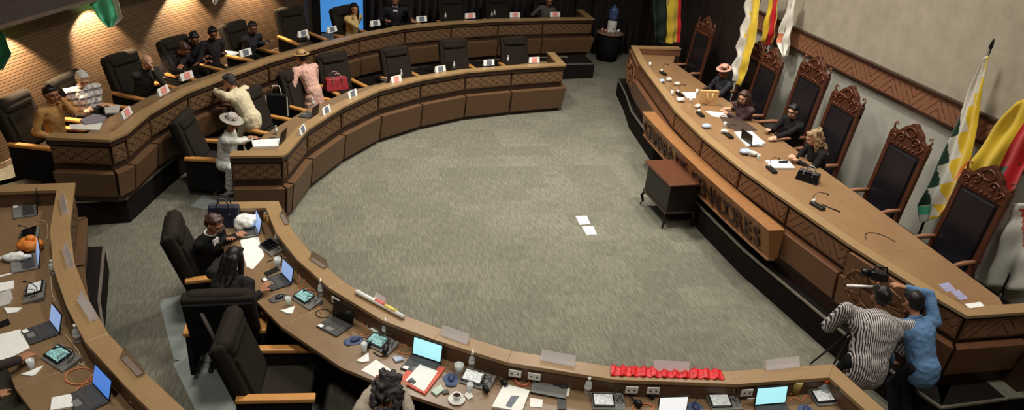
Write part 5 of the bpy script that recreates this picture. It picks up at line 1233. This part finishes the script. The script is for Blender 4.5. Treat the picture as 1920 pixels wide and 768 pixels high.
        if kind == 'flower':
            for k in range(7): q = MB(); a = k*.9; [q.ell(Vector((.07*math.cos(a)+.018*math.cos(m), .07*math.sin(a)+.018*math.sin(m), .07)), .017, None, 8, 5) for m in (0, 1.6, 3.1, 4.7)]; q.xf(M4); q.build('hat_flower', M('hat_flower_pink', (220, 176, 156), .7) if k % 2 else M('hat_flower_rust', (156, 86, 60), .7), ho, True)
    if glasses:
        q = MB()
        for s in (-1, 1): q.tube([hp(s*.034+.022*math.cos(k*PI/6), .098, .006+.017*math.sin(k*PI/6)) for k in range(13)], .0022, 5); q.rod(hp(s*.056, .096, .008), hp(s*.076, .0, .012), .0022)
        q.rod(hp(-.012, .1, .008), hp(.012, .1, .008), .0022); q.build('eyeglasses', STEEL, t, True)
    PP.append(t); return dict(root=t, hp=hp, N=Nk, H=H, up=up, fw=fw, rt=rt, loc=loc, R=R3, arms=arms, Sh=Sh)
def fab(name, c, **k): return M(name, c, k.pop('rough', .85), var=k.pop('var', .12), scale=k.pop('scale', 20), spec=.2, bump=.15, **k)
def striped(name, a, b, per=.022):
    k = NT(name); sp = k.n('ShaderNodeSeparateXYZ'); k.l.new(k.coord('Object'), sp.inputs[0])
    x = k.math('ADD', sp.outputs[0], k.math('MULTIPLY', k.noise(k.coord('Object', (3, 3, 3)), 1, 2), .03))
    s = k.math('GREATER_THAN', k.math('SINE', k.math('MULTIPLY', x, 2*PI/per)), .15); k.fin(k.mix(s, lin(a), lin(b)), .8, 0, .2); return k.m
def plaid(name, a, b, c):
    k = NT(name); sp = k.n('ShaderNodeSeparateXYZ'); k.l.new(k.coord('Object'), sp.inputs[0])
    f = lambda s, p, th: k.math('GREATER_THAN', k.math('SINE', k.math('MULTIPLY', s, 2*PI/p)), th)
    col = k.mix(f(sp.outputs[2], .11, .35), lin(a), lin(b)); col = k.mix(k.math('MULTIPLY', f(sp.outputs[0], .09, .5), .7), col, lin(c)); col = k.mix(k.math('MULTIPLY', f(sp.outputs[2], .03, .8), .5), col, lin(a)); k.fin(col, .85, 0, .2); return k.m
f_tan, f_dk, f_vest, f_cream, f_pink, f_white = fab('tan_coat', (186, 140, 84)), fab('black_jacket', (30, 28, 29)), fab('dark_olive_vest', (54, 54, 50)), fab('cream_shirt', (222, 208, 172)), fab('pink_dress', (212, 168, 150), var=.2), fab('white_blouse', (214, 212, 202), var=.06)
f_suit, f_grey, f_blue, f_yel, f_mau = fab('dark_suit', (40, 38, 46)), fab('grey_jacket', (92, 88, 86)), fab('blue_shirt', (92, 124, 160)), fab('yellow_shawl', (206, 176, 120), var=.2), fab('mauve_sweater', (74, 54, 56))
A = lambda x, y, z=W2+.02: at(x, y, z)
r = person('person in tan coat holding a phone to the ear, at the left outer desk end', (75, 216), F1, -30, lean=4, root=(-4.2, 12.12), hpitch=10, hyaw=-8, hands={1: A(108, 264, 1.12), -1: 'ear'}, top=f_tan, topname='coat', skin='tan', hair='short', hmat=HB, poles=None, w=1.08)
r1 = r
r = person('white haired person in a plaid shirt looking down at the outer desk', (154, 148), F1, -52, lean=10, hpitch=34, hands={-1: A(172, 208), 1: A(188, 200)}, top=plaid('plaid_shirt', (214, 208, 200), (96, 92, 96), (150, 142, 138)), topname='shirt', skin='light', hair='short', hmat=M('hair_white', (200, 194, 184), .6, var=.15, scale=40), w=1.3, thick=1.15)
r = person('balding person in dark vest resting the mouth on one hand', (276, 116), F1, -40, lean=20, hpitch=22, hyaw=-6, hands={1: A(312, 148), -1: 'mouth'}, top=f_vest, topname='vest_jacket', skin='light', hair='bald', hmat=HGR, w=1.2)
r = person('hunched person in dark leather jacket with dark hair leaning over the desk', (345, 92), F1, -30, lean=40, hpitch=50, hands={1: A(350, 138), -1: A(335, 140)}, top=fab('dark_leather_jacket', (48, 42, 44), rough=.45, var=.4, scale=14), topname='jacket', skin='tan', hair='messy', hmat=HBR, w=1.45, thick=1.4)
r = person('dark clothed person tucked between the hunched jacket and the dark suit', (364, 72), F1, -60, lean=26, hpitch=30, hands={1: A(385, 118), -1: A(372, 122)}, top=f_dk, topname='jacket', skin='brown', hair='short', hmat=HB)
r = person('person in dark suit looking down, left of the bearded person', (399, 62), F1, -62, lean=8, hpitch=26, hands={1: A(412, 102), -1: A(398, 106)}, top=fab('charcoal_suit', (46, 42, 44)), topname='jacket', skin='brown', hair='short', hmat=HB, w=1.05)
r = person('bearded person in dark jacket with clasped hands at the outer desk', (474, 52), F1, -48, lean=24, hpitch=18, hyaw=-15, hands={1: A(500, 84), -1: A(506, 80)}, top=fab('dark_grey_jacket', (52, 50, 54)), topname='jacket', skin='brown', hair='short', hmat=HB, w=1.12, beard=HB)
r = person('person in yellow shawl with long dark hair before the blue doorway', (664, 16), F1, -52, lean=12, hpitch=12, hyaw=-25, hands={1: 'chin', -1: A(650, 50)}, top=f_yel, topname='shawl', skin='tan', hair='long', hmat=HB)
r = person('person in dark suit and white shirt at the far outer desk', (741, 1), F1, -88, lean=14, hpitch=10, hands={-1: A(772, 38), 1: A(724, 40)}, top=f_suit, topname='jacket', skin='tan', hair='short', hmat=HB, w=1.35, open_=WHT, thick=1.2)
r = person('person in grey jacket leaning on the far desk end', (1030, 2), F1, -95, lean=16, side=-8, hpitch=14, hands={-1: A(1042, 28), 1: A(1003, 28)}, top=f_grey, topname='jacket', skin='tan', hair='short', hmat=HB, w=1.05)
# standing between the two curved desks, seen from behind
r = person('standing person in cream shirt leaning towards the outer desk', (398, 118), 0, 146, sit=False, lean=36, hpitch=20, hyaw=14, root=(-1.4, 13.42), hands={-1: A(372, 150), 1: ('L', (.16, .55, 1.05))}, top=f_cream, topname='shirt', bottom=fab('cream_trousers', (204, 190, 156)), skin='tan', hair='short', hmat=HDG, sc=1.1, longtop=.1, w=1.3, thick=1.35)
r = person('standing person in pink dress and straw hat, back to the camera', (522, 86), 0, 128, sit=False, lean=34, root=(-.3, 14.93), hpitch=8, hyaw=10, hands={-1: ('L', (-.22, .4, .92)), 1: ('L', (.1, .5, 1.0))}, top=f_pink, topname='dress_top', skirt=f_pink, skin='tan', hair='bun', hmat=HB, hat=('bowler', M('straw_hat', (186, 150, 96), .8), M('straw_band', (120, 84, 50), .8)), sc=1.05, w=1.25, thick=1.3)
r = person('seated person in white blouse and grey brimmed hat at the far inner desk', (434, 230), 0, -8, lean=10, hpitch=18, hyaw=-14, hands={-1: A(464, 262, .96), 1: A(476, 262, .96)}, top=f_white, topname='blouse', skirt=fab('white_shawl', (206, 206, 198), var=.06), skin='tan', hair='pulled', hmat=HB, hat=('fedora', M('grey_hat', (168, 160, 148), .8), M('hat_band_dark', (100, 92, 84), .8)))
q = MB(); dp = at(432, 352, .2)-r['loc']; Ri = r['R'].transposed(); e0 = Vector((.1, .1, .62)); e1 = Ri @ Vector((dp.x, dp.y, .22))
for k in range(8): q.ell(e0.lerp(e1, k/7), (.13-.008*k, .08, .1))
remesh(q, 'shawl_drape', MATS['white_shawl'], r['root'], .018, 3, .012)
# fringe of the shawl over the chair side
fx0 = at(398, 300, .6); q = MB()
for k in range(14): x = fx0.x-.12+k*.024; q.tube([(x-r['loc'].x, fx0.y-r['loc'].y-.03, .62), (x-r['loc'].x+.006, fx0.y-r['loc'].y-.04, .45), (x-r['loc'].x, fx0.y-r['loc'].y-.035, .32-.05*(k % 3))], .004, 5)
q.xf(Matrix.Rotation(-r['root'].rotation_euler.z, 4, 'Z')); q.build('shawl_fringe', M('fringe_grey', (150, 160, 158), .8), r['root'], True)
# podium
r = person('person in flower trimmed hat behind the tan paper bag', (1357, 134), F2, 190, lean=8, hpitch=16, hyaw=12, hands={-1: A(1322, 178, WP+.03), 1: A(1318, 168, WP+.03)}, top=fab('charcoal_shawl', (44, 44, 48), var=.4), topname='coat', skin='brown', hair='pulled', hmat=HB, hat=('flower', M('rose_hat', (196, 150, 130), .7), M('rust_band', (120, 70, 50), .7)))
r = person('long haired person in mauve sweater writing at the podium', (1394, 182), F2, 196, lean=20, hpitch=22, hyaw=18, hands={-1: A(1362, 216, WP+.03), 1: A(1368, 206, WP+.03)}, top=f_mau, topname='sweater', skin='light', hair='long', hmat=HBR)
r = person('person in black with a dark hair bun, hands folded on the podium', (1487, 208), F2, 188, lean=14, hpitch=20, hyaw=20, hands={-1: A(1446, 262, WP+.03), 1: A(1440, 246, WP+.03)}, top=f_dk, topname='jacket', skin='light', hair='bun', hmat=HB)
r = person('curly blonde person in black sitting behind the black handbag', (1524, 258), F2, 178, lean=20, hpitch=30, hyaw=-12, hands={-1: A(1492, 304, WP+.03), 1: A(1486, 296, WP+.03)}, top=f_dk, topname='jacket', skin='light', hair='longcurl', hmat=HBL)
# near desk
W = lambda x, y: at(x, y, W1+.03)
r = person('person with eyeglasses in black fleece coat beside the navy handbag', (402, 420), 0, -28, lean=20, hpitch=26, hyaw=-8, hands={-1: W(432, 452), 1: W(446, 446)}, top=fab('black_fleece', (26, 25, 25), scale=40, var=.4), topname='coat', skin='tan', hair='short', hmat=HBR, open_=WHT, glasses=True, w=1.12, vox=.008)
r = person('dark haired person in black jacket seen from behind at the near inner desk', (440, 482), 0, 58, lean=28, hpitch=24, hyaw=8, hands={1: W(492, 548), -1: W(452, 452)}, top=fab('soft_black_jacket', (34, 31, 30)), topname='jacket', skin='tan', hair='long', hmat=HB, w=1.3, thick=1.15, vox=.008)
r = person('curly grey haired person in beige sweater at the bottom edge', (730, 728), 0, 64, lean=20, hpitch=28, hands={-1: W(720, 706), 1: W(752, 712)}, top=fab('beige_sweater', (158, 146, 130)), topname='sweater', skin='tan', hair='curly', hmat=HDG, w=1.15, sc=1.22, vox=.008, poles={-1: (-.7, -.2, -.4), 1: (.8, -.2, -.4)})
r = person('person at the left edge reaching an arm over the outer desk', (-62, 700), F1, 22, lean=14, hpitch=20, hands={-1: at(66, 668, W2+.03), 1: at(18, 740, W2-.1)}, top=fab('brown_sweater', (58, 46, 44)), topname='sweater', skin='tan', hair='short', hmat=HB, vox=.008, poles={-1: (-.4, -.3, .2)})
# two standing people at the podium
r = person('broad person in black and white striped shirt standing back to the camera', (1652, 556), 0, 74, sit=False, lean=30, hpitch=22, hyaw=2, hz=.88, hands={1: ('L', (.3, .42, 1.0)), -1: ('L', (-.16, .52, 1.18))}, top=striped('striped_shirt', (196, 188, 182), (52, 46, 50), .021), topname='shirt', bottom=BLK, skin='brown', hair='short', hmat=HB, w=1.85, side=10, thick=1.45, vox=.008, longtop=.1, sleeve=1, sc=1.14, poles={1: (.5, -.3, -1), -1: (-.3, .3, -1)})
r2 = r
r = person('person in blue shirt leaning on the podium ledge with one arm', (1712, 566), 0, 82, sit=False, lean=38, side=-6, hpitch=30, hyaw=6, hz=.9, hands={1: at(1694, 540, 1.55), -1: ('L', (-.26, .2, .82))}, top=f_blue, topname='shirt', bottom=fab('navy_trousers', (28, 28, 38)), skin='tan', hair='short', hmat=HB, w=1.2, thick=1.2, vox=.008, longtop=.08, poles={1: (1, .1, .25), -1: (-.8, -.6, -.2)})
# camera gear held by the striped shirt person
q = at(1648, 516, 1.55); t = thing('video_camera', 'black video camera held above the striped shirt person', 'camera', tuple(q), D2R(60))
m_ = MB(); m_.box((0, 0, 0), (.12, .2, .11)); m_.build('housing', BKP, t, bevel=.015); m_ = MB(); m_.rod((0, .1, 0), (0, .2, 0), .045, .05, 16); m_.build('lens', S_BK, t, True); m_ = MB(); m_.tube([(0, -.08, .05), (0, -.06, .12), (0, .06, .12), (0, .08, .05)], .012, 8); m_.build('handle', BKP, t, True)
a, b = at(1588, 535, 1.42), at(1640, 537, 1.42); m_ = MB(); m_.rod(a, b, .016, .016, 10); tag(m_.build('white_rod', CAPW, smooth=True), 'white rod sticking out left of the striped shirt person', 'rod')
t = thing('tripod', 'black tripod with one leg showing left of the striped shirt person', 'tripod', (6.0, 6.05, 0))
g = at(1520, 681, .02); k_ = at(1556, 650, .3)
for e_ in (Vector((g.x-6.0, g.y-6.05, .02)), Vector((.25, .35, .02)), Vector((.3, -.3, .02))): m_ = MB(); m_.rod((.12, .05, .95), e_, .016, .012); m_.build('leg', BKP, t, True)
m_ = MB(); m_.rod((.12, .05, .9), (.12, .05, 1.25), .018); m_.build('centre_column', BKP, t, True)
# phone of the person in the tan coat, small things in hands
P0 = PP[0]
q = r1['loc']+r1['R'] @ (r1['arms'][-1][2]+Vector((-.02, .03, .07))); m_ = MB(); m_.box((0, 0, 0), (.03, .075, .15)); o = m_.build('mobile_phone', BKP, bevel=.006); o.location = q; o.rotation_euler = (0.5, .2, D2R(-30)); tag(o, 'dark phone held to the ear of the person in the tan coat', 'phone')
q = at(180, 201, W2+.05); m_ = MB(); m_.box((0, 0, 0), (.08, .15, .012)); o = m_.build('mobile_phone', BKP, bevel=.004); o.location = q; tag(o, 'dark phone in the hands of the plaid shirt person', 'phone')
